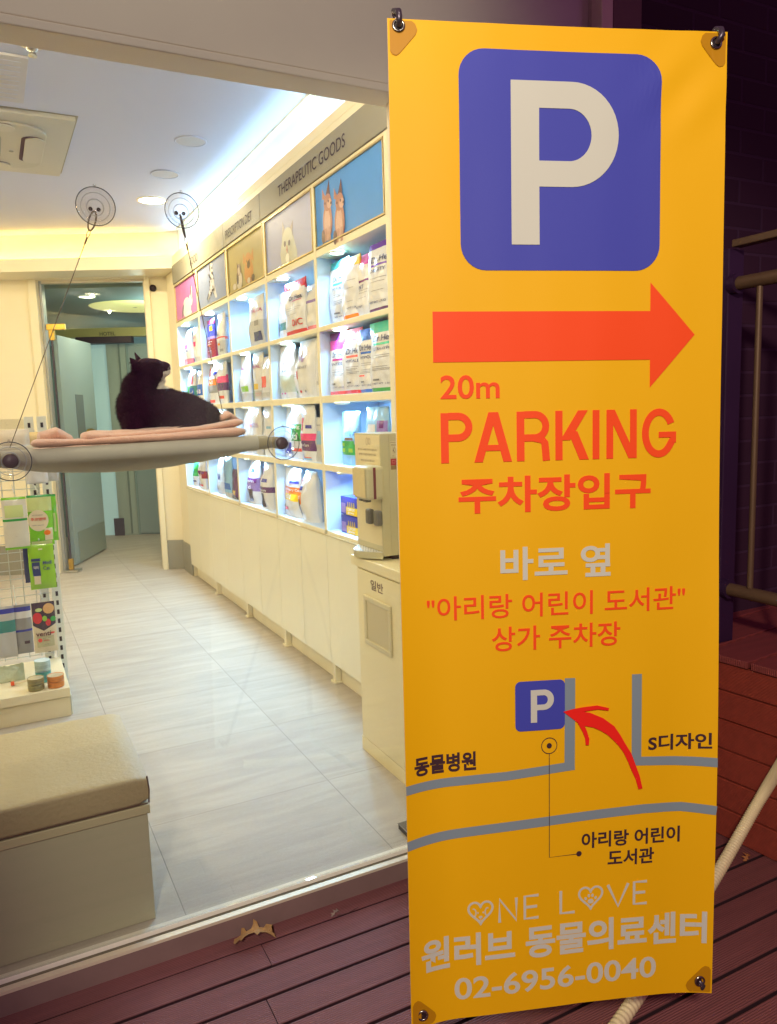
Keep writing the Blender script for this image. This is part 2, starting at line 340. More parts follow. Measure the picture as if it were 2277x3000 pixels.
# ------------------------------------------------------------------ doorway, corridor
TEAL = mat('corridor_paint', (152, 178, 180), .6, var=.04, vscale=3)
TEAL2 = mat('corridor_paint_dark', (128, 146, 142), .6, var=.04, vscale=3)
PALE = mat('pale_door', (160, 182, 186), .5, var=.04, vscale=3)
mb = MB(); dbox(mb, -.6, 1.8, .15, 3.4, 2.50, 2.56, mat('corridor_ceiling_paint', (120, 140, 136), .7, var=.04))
dbox(mb, -.5, -.42, .15, 3.4, FL, 2.5, TEAL); dbox(mb, 1.8, 1.9, .15, 3.4, FL, 2.5, TEAL); dbox(mb, -.5, 1.9, 3.4, 3.45, FL, 2.5, TEAL)
tag(mb.build('corridor_wall'), 'grey green walls and ceiling of the corridor behind the glazed doorway', 'wall')
mb = MB(); dbox(mb, -.42, .80, 2.09, 2.15, FL, 2.2, TEAL); dbox(mb, 1.22, 1.8, 2.09, 2.15, FL, 2.2, TEAL)
part = tag(mb.build('partition_wall'), 'grey green partition with a flush door across the end of the corridor', 'wall')
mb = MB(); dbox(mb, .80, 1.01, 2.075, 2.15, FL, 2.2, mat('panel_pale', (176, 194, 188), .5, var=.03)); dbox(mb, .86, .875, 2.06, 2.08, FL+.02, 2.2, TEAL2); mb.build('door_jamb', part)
mb = MB(); dbox(mb, .50, .775, 2.078, 2.089, FL+.015, 2.17, PALE); mb.build('door', part, .002)
mb = MB(); dbox(mb, .48, .50, 2.07, 2.089, FL, 2.19, TEAL); dbox(mb, .776, .795, 2.07, 2.089, FL, 2.19, TEAL); mb.build('door_frame', part, .002)
mb = MB(); dbox(mb, .95, 1.06, 2.05, 2.07, FL, .262, mat('kick_dark', (80, 72, 92), .5, var=.1)); mb.build('skirting', part)
mb = MB(); dbox(mb, .70, 1.30, 1.98, 2.09, 2.205, 2.275, mat('rail_dark', (70, 58, 66), .5, var=.1)); mb.build('rail_cover', part, .004)
mb = MB(); dbox(mb, 1.01, 1.22, 2.11, 2.12, FL, 2.2, mat('lit_frosted_glass', (190, 225, 225), .3, emit=.28, ecol=(.55, .8, .8))); mb.build('frosted_pane', part)
beam = MB(); dbox(beam, -.42, 1.8, 2.0, 2.13, 2.275, 2.37, mat('beam_yellow', (196, 190, 120), .6, var=.04)); bo = tag(beam.build('beam'), 'yellowish beam lettered HOTEL over the end of the corridor', 'beam')
mb = MB(); put_text(mb, 'HOTEL', lambda u, v: D((u, 1.996, v)), 1.04, .87, 2.285, 2.325, mat('hotel_letters', (96, 96, 70), .5), .02); mb.build('lettering', bo)
mb = MB(); mb.lathe([(.02, 0), (.40, 0), (.43, .006), (.44, .012)], D((.46, 1.35, 2.488)), (0, 0, 1), mat('round_light', (255, 240, 160), .5, emit=.75, ecol=(1., .80, .30)), 48)
tag(mb.build('ceiling_light'), 'large round yellow ceiling light in the corridor', 'ceiling light')
DLM = mat('lamp_face', (255, 240, 210), .4, emit=14., ecol=(1., .86, .62)); RING = mat('lamp_ring', (230, 224, 210), .4)
def downlight(loc, r, label, power, group=None, on=DLM, color=(1, .80, .50)):
    t = thing('downlight', label, 'downlight', loc, group)
    m_ = MB(); m_.lathe([(r*1.16, -.0005), (r*1.15, -.006), (r, -.008), (r*.98, -.003)], loc, (0, 0, 1), RING, 32); m_.build('ring', t)
    m_ = MB(); m_.lathe([(.0005, -.004), (r*.98, -.004)], loc, (0, 0, 1), on, 32); m_.build('diffuser', t)
    if power: lamp('lamp_bulb', 'AREA', (loc[0], loc[1], loc[2]-.012), power, color, r*1.8, aim=(loc[0], loc[1], 0), parent=t)
    return t
downlight(tuple(D((.69, .62, 2.499))), .07, 'small lit downlight seen through the glass over the doorway, left of the round light', 5)
downlight(tuple(D((.06, 1.25, 2.499))), .07, 'small lit downlight in the corridor, right of the large round light', 5)

# the glass screen over the door and the door leaf
dr = thing('doorway', 'frameless glazed doorway with gold patch fittings and a dark door edge', 'doorway', tuple(D((.45, .03, FL))))
GG = glassy('door_glass', (.86, .93, .92), .04, 0, .3)
m_ = MB(); dbox(m_, .004, .881, .05, .06, 2.15, 2.54, GG); m_.build('transom_pane', dr)
m_ = MB(); dbox(m_, .0, .022, .03, .10, FL, 2.545, ALU); dbox(m_, .863, .885, .03, .10, FL, 2.545, mat('grey_alu', (176, 178, 176), .45, .3)); dbox(m_, .022, .863, .03, .10, 2.523, 2.545, ALU); m_.build('frame', dr, .002)
m_ = MB(); dbox(m_, .815, .826, .045, .065, FL+.09, 2.10, mat('door_edge', (70, 62, 78), .3, .2)); m_.build('door_edge', dr)
m_ = MB(); dbox(m_, .70, .855, .04, .07, 2.145, 2.195, BRASS); dbox(m_, .795, .84, .04, .07, 2.06, 2.144, BRASS); dbox(m_, .80, .84, .04, .07, FL+.02, FL+.115, BRASS); m_.build('patch_fitting', dr, .003)
m_ = MB(); dbox(m_, .74, .86, -.02, .09, FL+.001, FL+.02, STEEL); m_.build('floor_spring', dr, .003)
lf = thing('door_leaf', 'grey green door leaf standing open into the corridor, with a narrow window', 'door', tuple(D((.88, .8, FL))))
m_ = MB(); dbox(m_, .868, .905, .30, 1.16, FL+.012, 2.13, PALE); m_.build('leaf', lf, .003)
m_ = MB(); dbox(m_, .864, .8678, .62, .82, 1.22, 1.62, mat('door_window', (122, 134, 138), .2)); m_.build('window', lf)
m_ = MB(); dbox(m_, .864, .8678, .40, 1.14, FL+.015, .36, mat('kick_plate', (160, 176, 166), .35, .3)); m_.build('kick_plate', lf)
m_ = MB(); c0 = [(.866, .70, 1.10), (.835, .70, 1.11), (.830, .70, 1.19), (.830, .72, 1.245), (.830, .78, 1.283), (.830, .87, 1.290), (.830, .96, 1.275), (.830, 1.02, 1.235), (.830, 1.035, 1.18), (.835, 1.035, 1.10), (.866, 1.035, 1.09)]
m_.tube([D((s_, d_+.0, z_)) for s_, d_, z_ in c0], .012, BRASS); m_.build('handle', lf)
lamp('corridor_bulb', 'POINT', tuple(D((.2, .9, 2.3))), 9, (.82, 1, .98), .15)
lamp('partition_bulb', 'POINT', tuple(D((1.1, 2.7, 2.0))), 6, (.75, 1, 1), .15)
m_ = MB(); m_.lathe([(.001, .03), (.022, .028), (.028, .016), (.028, 0)], D((-.07, 0, 2.46)), -NN, DARK, 20)
tag(m_.build('security_sensor'), 'small black round sensor on the wall right of the doorway', 'sensor')

# ================================================================== SHELF UNIT
YD = [6.36, 5.62, 4.85, 4.115, 3.405, 2.69]        # dividers, far to near
ROWS = [(.83, 1.119), (1.149, 1.436), (1.469, 1.763), (1.785, 2.095)]   # niche floor and top
SX, BX = 1.40, 1.70
sh = thing('shelf_unit', 'long cream wall shelf with lit niches of pet food over flat cabinet doors', 'shelving', (1.55, 4.5, FL))
mb = MB()
for i, y in enumerate(YD):
    a, b_ = (y-.014, y+.014) if 0 < i < 5 else ((y-.022, y+.0) if i == 0 else (2.565, y))
    mb.box(SX, BX, a, b_, .830, 2.424, CREAM)
zs = [(.812, .83), (1.119, 1.149), (1.436, 1.469), (1.763, 1.785), (2.095, 2.128), (2.412, 2.424)]
for a, b_ in zs:
    for i in range(5):
        yn, yf = YD[i+1]+(.014 if i < 4 else .0), YD[i]-(.014 if i else .022)
        mb.box(SX+.001, BX, yn+.0005, yf-.0005, a+(.0005 if a == .812 else 0), b_, CREAM)
mb.box(SX-.004, BX, 2.565, 6.36, .805, .812, mat('shelf_edge', (205, 190, 150), .5))
mb.build('frame', sh, .0015)
LIN = mat('niche_glow_lining', (204, 223, 246), .45, var=.02)  # added lining whose bluish colour holds the cool light of the niches
for i in range(5):
    for z0, z1 in ROWS:
        yn, yf = YD[i+1]+(.014 if i < 4 else 0), YD[i]-(.014 if i else .022)
        mb = MB(); mb.box(SX+.004, BX-.002, yn, yn+.0015, z0+.002, z1, LIN); mb.box(SX+.004, BX-.002, yf-.0015, yf, z0+.002, z1, LIN); mb.box(SX+.004, BX-.002, yn+.0015, yf-.0015, z0, z0+.0015, LIN); mb.box(BX-.0018, BX-.0004, yn+.0015, yf-.0015, z0+.002, z1, LIN); mb.build('niche_glow_lining', sh)
NB = mat('niche_back', (226, 234, 240), .5)
mb = MB(); mb.box(BX, BX+.012, 2.6, 6.36, .81, 2.43, NB); mb.build('back_panel', sh)
mb = MB(); mb.box(SX+.045, BX, 2.60, 6.36, FL, .171, CREAM)
for k in range(1, 5):
    y = YD[k]; mb.box(SX+.012, SX+.043, y-.018, y+.018, FL+.012, .170, CREAM); mb.box(SX+.004, SX+.05, y-.026, y+.026, FL, FL+.0115, CREAM)
mb.build('plinth', sh, .002)
DOORM = mat('cabinet_door', (240, 234, 208), .42, var=.02, vscale=3)
for i in range(5):
    for h in range(2):
        a = YD[i+1]+(YD[i]-YD[i+1])*(h/2); b_ = YD[i+1]+(YD[i]-YD[i+1])*((h+1)/2)
        mb = MB(); mb.box(SX, SX+.018, a+.0018, b_-.0018, .1715, .8035, DOORM); mb.build('cabinet_door', sh, .0012)
SIGN = mat('sign_board_grey', (142, 140, 126), .55, 0, .2, var=.04, vscale=2)
LETT = mat('sign_lettering', (66, 62, 72), .7, spec=.1)
for nm, a, b_, tx in (('sign_board', 2.565, 4.135, ('THERAPEUTIC GOODS', 3.833, 3.012, 2.468, 2.522)), ('sign_board', 4.14, 4.865, ('PRESCRIPTION DIET', 4.812, 4.275, 2.460, 2.510)), ('sign_board', 4.87, 6.355, ('FOOD', 5.742, 5.525, 2.463, 2.518))):
    mb = MB(); mb.box(SX-.006, SX+.02, a, b_, 2.4255, 2.566, SIGN); so = mb.build(nm, sh, .001)
    mb = MB(); put_text(mb, tx[0], lambda u, v: (SX-.008, u, v), *tx[1:], LETT, .004); lo = mb.build('lettering', so)

# picture panels
GOLD = mat('picture_edge', (206, 186, 130), .3, .5)
def pic(i, rgb, label, draw):
    y0, y1 = YD[i+1]+.016, YD[i]-.016 if i else YD[i]-.024
    if i == 4: y0 = YD[5]+.004
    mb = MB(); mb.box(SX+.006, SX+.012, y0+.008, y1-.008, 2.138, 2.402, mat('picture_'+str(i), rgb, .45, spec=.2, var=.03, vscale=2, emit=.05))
    o = mb.build('picture', sh); o['label'] = label
    mb = MB()
    for a, b_, c, d in ((y0, y1, 2.130, 2.1375), (y0, y1, 2.4025, 2.41), (y0, y0+.0075, 2.1376, 2.4024), (y1-.0075, y1, 2.1376, 2.4024)): mb.box(SX-.002, SX+.014, a, b_, c, d, GOLD)
    mb.build('frame', o, .001)
    mb = MB(); lay = [0]
    def blob(pts, c):
        lay[0] += 1; x = SX+.0058-.00025*lay[0]
        mb.add([(x, y, z) for y, z in pts], [tuple(range(len(pts)))], mat('print_%d_%d_%d' % c, c, .4, var=.12, vscale=60))
    draw(blob); mb.build('print', o)
def tri(*p): return list(p)
def puppies(B):
    for dy, dz, s in ((0, 0, 1.), (-.135, -.03, .95)):
        y, z = 3.245+dy, 2.30+dz; c1, c2, c3, c4 = (176, 122, 100), (206, 166, 148), (92, 58, 56), (186, 140, 122)
        B(tri((y+.06, z+.03), (y+.012, z+.02), (y+.055, z+.075)), c1); B(tri((y+.03, z+.02), (y-.03, z+.025), (y-.022, z+.095)), c3)
        B(ell(y+.006, z-.075, .052, .078), c1); B(ell(y+.01, z-.085, .034, .07), c2); B(ell(y, z+.005, .042, .036), c1)
        B(ell(y-.022, z-.004, .026, .02), c2); B(ell(y-.04, z-.006, .007, .006), (60, 40, 44)); B(ell(y-.012, z+.008, .006, .006), (50, 34, 40)); B(ell(y+.024, z+.006, .006, .006), (50, 34, 40))
        B([(y+.036, z-.10), (y+.05, z-.155), (y+.022, z-.155), (y+.014, z-.10)], c4); B([(y-.006, z-.10), (y+.0, z-.157), (y-.026, z-.157), (y-.03, z-.10)], c4)
        B(ell(y+.055, z-.13, .02, .03), c3)
def whitecat(B):
    c, d = (196, 200, 190), (160, 152, 158)
    B([(3.86, 2.142), (3.88, 2.20), (3.85, 2.25), (3.835, 2.30), (3.70, 2.29), (3.675, 2.24), (3.64, 2.18), (3.64, 2.142)], c)
    B(tri((3.835, 2.27), (3.785, 2.29), (3.826, 2.355)), d); B(tri((3.75, 2.285), (3.69, 2.255), (3.675, 2.328)), d); B(ell(3.765, 2.255, .072, .055), c)
    for y in (3.803, 3.74): B(ell(y, 2.235+(y-3.77)*.1, .016, .014), (70, 66, 92))
    B([(3.783, 2.225), (3.765, 2.225), (3.768, 2.185), (3.778, 2.185)], (214, 176, 160)); B(ell(3.775, 2.205, .01, .007), (196, 130, 120)); B(ell(3.77, 2.165, .03, .022), (240, 240, 232))
def bulldogs(B):
    c1, c2, c3 = (186, 130, 72), (64, 50, 54), (200, 194, 184)
    B(ell(4.42, 2.205, .085, .065), c1); B(tri((4.52, 2.26), (4.46, 2.27), (4.51, 2.33)), c1); B(tri((4.38, 2.27), (4.32, 2.25), (4.325, 2.325)), c1); B(ell(4.42, 2.262, .062, .05), c1)
    B(ell(4.415, 2.245, .03, .022), c2); B(ell(4.445, 2.268, .008, .008), c2); B(ell(4.395, 2.265, .008, .008), c2); B(ell(4.42, 2.158, .03, .016), c3); B(ell(4.34, 2.16, .03, .02), c2)
    B(ell(4.60, 2.185, .06, .050), c3); B(ell(4.635, 2.20, .022, .035), c2); B(ell(4.60, 2.245, .036, .035), (150, 130, 124)); B(tri((4.64, 2.25), (4.61, 2.265), (4.635, 2.295)), c2); B(ell(4.60, 2.238, .012, .022), c3)
    B(ell(4.70, 2.162, .035, .018), c3); B(ell(4.58, 2.15, .02, .016), c3)
def dalmatian(B):
    c, k = (196, 196, 200), (48, 42, 54)
    B([(5.26, 2.37), (5.20, 2.375), (5.19, 2.30), (5.17, 2.24), (5.12, 2.16), (5.16, 2.16), (5.21, 2.21), (5.24, 2.21), (5.34, 2.165), (5.36, 2.185), (5.27, 2.26), (5.265, 2.31)], c)
    B(ell(5.228, 2.375, .032, .022), c); B(ell(5.26, 2.37, .014, .026), k); B(ell(5.21, 2.36, .012, .008), k)
    rr = random.Random(5)
    for q in range(22): B(ell(5.18+rr.random()*.11, 2.185+rr.random()*.15, .007+.006*rr.random(), .006+.004*rr.random(), 10), k)
    B([(5.30, 2.20), (5.345, 2.165), (5.36, 2.18), (5.31, 2.215)], k)
def rabbit(B):
    B(ell(5.98, 2.20, .13, .075), (226, 226, 228)); B([(6.12, 2.15), (6.16, 2.14), (6.12, 2.22), (6.05, 2.25)], (110, 96, 108)); B(ell(5.84, 2.24, .05, .04), (232, 232, 232))
    B(ell(5.83, 2.30, .014, .045), (120, 104, 108)); B(ell(5.80, 2.295, .013, .04), (224, 218, 220)); B(ell(5.815, 2.25, .006, .008), (50, 40, 48)); B(ell(5.94, 2.155, .11, .02), (236, 236, 238))
pic(0, (196, 118, 178), 'pink picture of a white rabbit', rabbit); pic(1, (132, 144, 174), 'grey blue picture of a spotted dog', dalmatian); pic(2, (170, 158, 112), 'beige picture of two small dogs', bulldogs)
pic(3, (172, 178, 212), 'lilac picture of a white cat', whitecat); pic(4, (84, 150, 226), 'sky blue picture of two puppies', puppies)
# the small lamps of the niches
NL = mat('niche_lamp_face', (235, 245, 255), .4, emit=18., ecol=(.75, .9, 1.))
for i in range(5):
    for r, (z0, z1) in enumerate(ROWS):
        yn, yf = YD[i+1]+.014, YD[i]-.014; yc = yf-.16; x = 1.434
        mb = MB(); mb.lathe([(.036, 0), (.036, -.006), (.030, -.007)], (x, yc, z1-.001), (0, 0, 1), RING, 20); mb.lathe([(.0005, -.0055), (.030, -.0055)], (x, yc, z1-.001), (0, 0, 1), NL, 20)
        o = mb.build('niche_lamp', sh)
        lamp('niche_bulb', 'AREA', (x, yc, z1-.012), 4.6 if r < 3 else 5.0, (.32, .64, 1.), .06, aim=(x+.07, yc-.12, z0), parent=sh)

# ================================================================== PET FOOD
def foil(n, rgb, bump=.25): return mat('foil_'+n, rgb, .27, 0, .6, var=.05, vscale=20, bump=bump, bscale=28, coat=.25)
PW = foil('white', (226, 228, 232)); PC = {n: foil(n, c) for n, c in dict(cyan=(70, 190, 214), yellow=(248, 204, 30), magenta=(206, 60, 150), violet=(96, 40, 178), red=(214, 38, 52), coral=(238, 84, 76), blue=(40, 110, 210), green=(44, 160, 72), mint=(60, 200, 170), orange=(244, 130, 20), pink=(232, 60, 130), grey=(150, 152, 156), silver=(196, 198, 200), lilac=(150, 126, 200), purple=(90, 44, 110), wine=(150, 30, 60), teal=(54, 140, 140), sky=(140, 196, 236), cobalt=(46, 60, 170), brown=(110, 84, 70), rose=(238, 130, 150), lime=(150, 200, 60), dark=(58, 40, 62), plum=(110, 40, 130), navy=(36, 56, 120), gold=(214, 180, 70)).items()}
INK = mat('pack_ink', (44, 60, 110), .5); INKV = mat('pack_ink_magenta', (176, 56, 130), .5); INKW = mat('pack_ink_white', (240, 240, 240), .5); INKR = mat('pack_ink_red', (214, 44, 40), .5); INKG = mat('pack_ink_grey', (120, 124, 132), .5)
def bag(label, yl, w, z, h, X, bands=(), decals=(), texts=(), base=None, d=.058, lean=0., seed=0, taper=.0, group='pet food bags standing in the lit niches'):
    """pouch: front faces -X, left edge at y=yl; u 0..1 left to right, v 0..1 bottom to top"""
    base = base or PW; sd = seed*7.31; yl *= (X+.40*d)/X; w *= 1.10
    far = [y for y in YD if y > yl-w*.5][-1]; yl = min(yl, far-.014-.004)
    def half(u, v):
        q = abs(2*u-1); bul = (max(0, 1-q**3.2))**.75; vert = (1-v**3.5)*(.62+.38*math.sin(min(1, v*2.2)*math.pi/2)) if v > 0 else .62
        t = .5*d*(.18+.82*bul)*vert + .0015
        t += .010*noise.noise((u*2.1+sd, v*3.1, sd))*(.35+.65*bul)*min(1, (1-v)*4+.1) + .0045*noise.noise((u*6+sd, v*7, sd+3))*min(1, (1-v)*5+.1)
        return max(t, .0012)
    def yy(u, v):
        ww = w*(1-taper*v)*(1-.035*math.sin(v*math.pi)) ; wob = .005*noise.noise((v*3.3, sd, u))
        return yl-w*.5-(u-.5)*ww+wob+lean*v*.4
    def xx(v): return X+.5*d+lean*v+.012*(v**2)*noise.noise((sd, v*1.5, 2.2))
    F = lambda u, v: (xx(v)-half(u, v), yy(u, v), z+h*v)
    Bk = lambda u, v: (xx(v)+half(u, v), yy(u, v), z+h*v)
    def band(u, v):
        for a, b_, m in bands:
            if a <= v <= b_: return m
        return base
    mb = MB(); mb.grid(F, 16, 32, base, True, band); mb.grid(Bk, 6, 16, base, True, band)
    for e in (0, 1):
        mb.grid(lambda s, v: tuple(Vector(F(e, v)).lerp(Vector(Bk(e, v)), s)), 2, 16, base, True, lambda s, v: band(0, v))
    mb.grid(lambda s, u: tuple(Vector(F(u, 0)).lerp(Vector(Bk(u, 0)), s)), 2, 8, base, True)
    mb.grid(lambda s, u: tuple(Vector(F(u, 1)).lerp(Vector(Bk(u, 1)), s)), 1, 8, base, True, lambda s, u: band(0, 1))
    def off(k): return lambda u, v: tuple(Vector(F(u, v))+Vector((-k, 0, 0)))
    for j, (u0, u1, v0, v1, m) in enumerate(decals):
        mb.grid(lambda a, b_: off(.0012+.0005*j)(u0+(u1-u0)*a, v0+(v1-v0)*b_), 8, 6, m)
    for j, (s, u0, u1, v0, v1, m) in enumerate(texts):
        put_text(mb, s, off(.0035), u0, u1, v0, v1, m, .012, cuts=.06)
    return tag(mb.build('pet_food_bag'), label, 'bag', group)
def fine(u0, u1, vs, m=None, h=.006):
    return [(u0, u1-(.06*((k*37) % 3)), v, v+h, m or INKG) for k, v in enumerate(vs)]
def drh(col, word, u0=.3, u1=.86, wt=True, vt=.66):
    return [('Dr.He', u0, u1, vt, vt+.085, INK), (word, u0, u1+.08, vt-.13, vt-.085, INK)] + ([('NET WT 1.5KG', u0+.02, u1, .11, .135, INK)] if wt else [])
def drd(col, u0=.3, u1=.9, vt=.66): return [(u0, u1, vt-.055, vt-.02, col)]+fine(u0, u1, (vt-.2, vt-.23, .36, .33, .31))+[(u0+.04, u0+.26, .165, .19, INKG)]
r4, r3, r2, r1 = ROWS; B = bag; C = PC
# nearest bay
B('white bag with a cyan top seal, leftmost in the top niche beside the banner', 3.379, .19, r1[0], .285, 1.444, ((.86, 1, C['cyan']), (0, .02, C['teal'])), drd(C['cyan'], .38, .98), drh(0, 'HYPOALLER', .38, .95), seed=1)
B('white pet food bag with a yellow top seal and orange foot, near the banner', 3.167, .17, r1[0], .268, 1.428, ((.84, 1, C['yellow']), (0, .09, C['orange'])), fine(.45, .9, (.62, .5, .3)), [('NET WT 1.5KG', .45, .95, .18, .21, INK)], seed=2)
B('white pet food bag with a magenta top seal, partly behind the violet capped bag', 3.039, .16, r1[0], .262, 1.437, ((.82, 1, C['magenta']), (0, .03, C['wine'])), [(.3, .95, .55, .585, C['plum'])]+fine(.3, .9, (.42, .38, .3)), [('INT', .3, .62, .45, .51, INK), ('NET WT', .2, .6, .15, .18, INK)], seed=3)
B('white bag with violet top seal and violet foot in the niche beside the banner', 2.877, .19, r1[0], .275, 1.414, ((.90, 1, C['violet']), (0, .055, C['purple'])), [(.3, .95, .645, .675, C['violet'])]+fine(.3, .9, (.47, .42, .30)), [('Dr.He', .3, .92, .70, .785, INK), ('OBESITY', .28, .88, .56, .61, INK), ('NET WT 1.5KG', .2, .85, .13, .16, INK)], seed=4)
B('white bag with a magenta top band and coral foot, left of the coral banded bag', 3.344, .165, r2[0], .284, 1.428, ((.72, .86, C['magenta']), (.865, 1, C['plum']), (0, .07, C['coral'])), drd(C['magenta'], .42, .99, .60), drh(0, 'INTESTI', .42, .98, True, .60), seed=5)
B('white bag with a coral top band and red foot, right of the magenta banded bag', 3.186, .178, r2[0], .284, 1.425, ((.80, 1, C['coral']), (0, .055, C['red'])), drd(C['coral'], .42, .99, .61), drh(0, 'HYPOALLE', .42, .98, True, .61), seed=6)
B('white bag with a blue top and blue foot between coral and green banded bags', 3.024, .15, r2[0], .27, 1.428, ((.82, 1, C['blue']), (0, .07, C['blue'])), drd(C['blue'], .36, .98, .66)+[(.3, .6, .26, .285, C['coral'])], drh(0, 'HYPOA', .36, .9, True, .66), seed=7)
B('white bag with a mint top and green foot, right of the blue topped bag', 2.878, .20, r2[0], .28, 1.412, ((.84, 1, C['mint']), (0, .075, C['green'])), drd(C['mint'], .26, .95, .72), drh(0, 'ULTRA HYPO', .26, .9, True, .72), seed=8)
B('pale blue chew pouch with a green block and brown sticks beside the water dispenser', 3.273, .175, r3[0]-.0, .245, 1.444, ((.93, .95, C['silver']),), [(.12, .95, .20, .46, C['green']), (.22, .40, .25, .32, C['lime']), (.6, .8, .25, .32, C['lime']), (.22, .40, .36, .42, C['lime']), (.40, .86, .47, .52, C['brown'])], [('덴탈츄', .42, .98, .55, .64, INK)], base=C['sky'], seed=9, d=.05)
B('light blue pouch with purple script lettering directly above the water dispenser', 3.01, .23, r3[0], .262, 1.434, (), [(.62, .98, .42, .78, C['lilac']), (.2, .55, .30, .72, PW), (.72, .88, .66, .78, C['plum'])], [('int-One', .10, .72, .26, .40, mat('script_purple', (120, 50, 190), .5))], base=C['sky'], seed=10, taper=.2)
for k, (z, lb) in enumerate(((r4[0], 'blue and yellow carton at the bottom of the stack of two beside the dispenser'), (r4[0]+.088, 'blue and yellow carton on top of the stack of two beside the dispenser'))):
    mb = MB(); y1, y0 = 3.305, 3.07; mb.box(1.44, 1.58, y0, y1, z+.001, z+.086, C['cobalt'])
    for a, b_, c_, d_, m in ((y1-.06, y0+.0, .004, .04, C['yellow']), (y1-.005, y1-.055, .01, .055, C['lilac'])): mb.quad((1.4392, a, z+c_), (1.4392, b_, z+c_), (1.4392, b_, z+d_), (1.4392, a, z+d_), m)
    for q in range(4): yq = y1-.075-q*.022; mb.quad((1.4388, yq, z+.038), (1.4388, yq-.014, z+.038), (1.4388, yq-.011, z+.064), (1.4388, yq-.003, z+.064), C['gold'])
    mb.add([(1.4386, a, z+b_) for a, b_ in ell(y0+.03, .045, .016, .016)], [tuple(range(24))], PW)
    put_text(mb, 'COMFORT', lambda u, v: (1.4382, u, v), y1-.07, y1-.16, z+.024, z+.036, INKW, .01); put_text(mb, 'gloves', lambda u, v: (1.4382, u, v), y1-.08, y1-.15, z+.008, z+.021, INKW, .01)
    tag(mb.build('carton', bevel=.001), lb, 'carton', 'cartons stacked in the lowest niche')
# second bay
B('white bag with a teal band near its foot, left of the red capped bag', 4.037, .22, r1[0], .25, 1.439, ((.20, .34, C['teal']),), fine(.5, .95, (.16, .12)), [('ROYAL CA', .28, .98, .74, .80, INKV)], seed=11)
B('white pet food bag with a bright red top seal and red foot lettered D/C', 3.869, .27, r1[0], .272, 1.414, ((.84, 1, C['red']), (0, .09, C['red'])), [(.5, .9, .615, .63, C['magenta'])]+fine(.25, .9, (.5, .46, .38)), [('Dr.Hea', .38, .95, .64, .72, INK), ('D/C', .55, .95, .16, .28, INKR)], seed=12)
B('white pet food bag with a pink foot half hidden beside the red capped bag', 3.625, .17, r1[0], .23, 1.439, ((0, .12, C['rose']),), [(.2, .9, .6, .66, C['lilac'])], (), seed=13)
VE = mat('pack_ink_mauve', (150, 84, 170), .5)
B('white bag with mauve lettering, sage panel and two pink dots on the second shelf', 4.093, .205, r2[0], .285, 1.43, ((.12, .44, foil('pale_sage', (196, 208, 196))),), [(.2, .3, .09, .12, C['magenta']), (.45, .55, .09, .12, C['magenta'])], [('Ve', .38, .72, .62, .73, VE), ('Se', .4, .7, .5, .55, INKG)], seed=14)
B('plain white creased bag between the two bags with mauve lettering', 3.932, .20, r2[0], .27, 1.448, (), [(.35, .5, .1, .14, C['lime']), (.7, .8, .1, .14, C['green'])]+fine(.6, .95, (.45, .42)), (), seed=15, d=.1)
B('white pet food bag with mauve lettering leaning forward over a red pack', 3.687, .205, r2[0], .286, 1.414, (), [(.12, .3, .33, .47, C['red']), (.3, .38, .09, .13, C['red']), (.55, .65, .09, .13, C['grey'])], [('Ve', .26, .60, .62, .74, VE), ('HEART', .30, .82, .50, .545, INKG)], seed=16, d=.1)
B('plain white bag right of the mauve lettered bag that leans over a red pack', 3.544, .15, r2[0], .29, 1.439, (), [(.2, .8, .2, .26, C['silver'])], (), seed=17)
B('tall plain white pet food bag behind the lower suction cup', 4.102, .15, r3[0], .28, 1.448, ((.08, .3, C['cobalt']),), (), (), seed=18)
B('white and green weight care pet food bag right of the lower suction cup', 3.902, .155, r3[0], .284, 1.434, ((.35, .66, C['green']), (.2, .345, PW)), [(.25, .95, .15, .21, C['coral']), (.05, .25, .02, .2, C['brown'])], [('Weig', .2, .9, .56, .64, INKW), ('/d', .3, .8, .37, .5, INKW)], seed=19)
B('white pet food bag with a pink band, dark purple block and red heart tag', 3.699, .17, r3[0], .282, 1.414, ((.39, .51, C['pink']), (.2, .385, C['purple'])), [(.10, .36, .55, .78, C['red']), (.55, .9, .59, .65, C['cobalt']), (.25, .85, .03, .06, C['sky']), (.25, .85, .065, .08, C['coral']), (.02, .2, .0, .12, C['brown'])], [('Yor Care', .22, .75, .27, .32, INKW)], seed=20)
B('clear silver pouch, last on the third shelf right of the pink banded bag', 3.588, .15, r3[0], .22, 1.434, ((.8, .85, C['grey']),), [(.4, .8, .4, .7, C['sky'])], (), base=C['silver'], seed=21, d=.04)
B('white pet food bag with an orange block lettered for cats in the bottom niche', 4.034, .225, r4[0], .265, 1.43, ((.33, .64, C['orange']),), [(.1, .98, .34, .48, C['yellow']), (.5, .95, .70, .755, C['cobalt']), (.0, .14, .10, .24, C['brown']), (.14, .4, .13, .2, C['coral'])], [('Urinary Ca', .16, .97, .53, .60, INKW), ('c/d', .2, .55, .38, .47, INKW)], seed=22)
B('white pet food bag with an orange label, turned sideways right of the cat food bag', 3.735, .20, r4[0], .262, 1.414, (), [(.05, .42, .34, .58, C['orange']), (.2, .36, .12, .42, C['dark']), (.3, .45, .62, .7, C['cobalt']), (.08, .22, .66, .92, C['rose'])], [('c/d', .1, .36, .44, .52, INKW)], seed=23, taper=.3, d=.12)
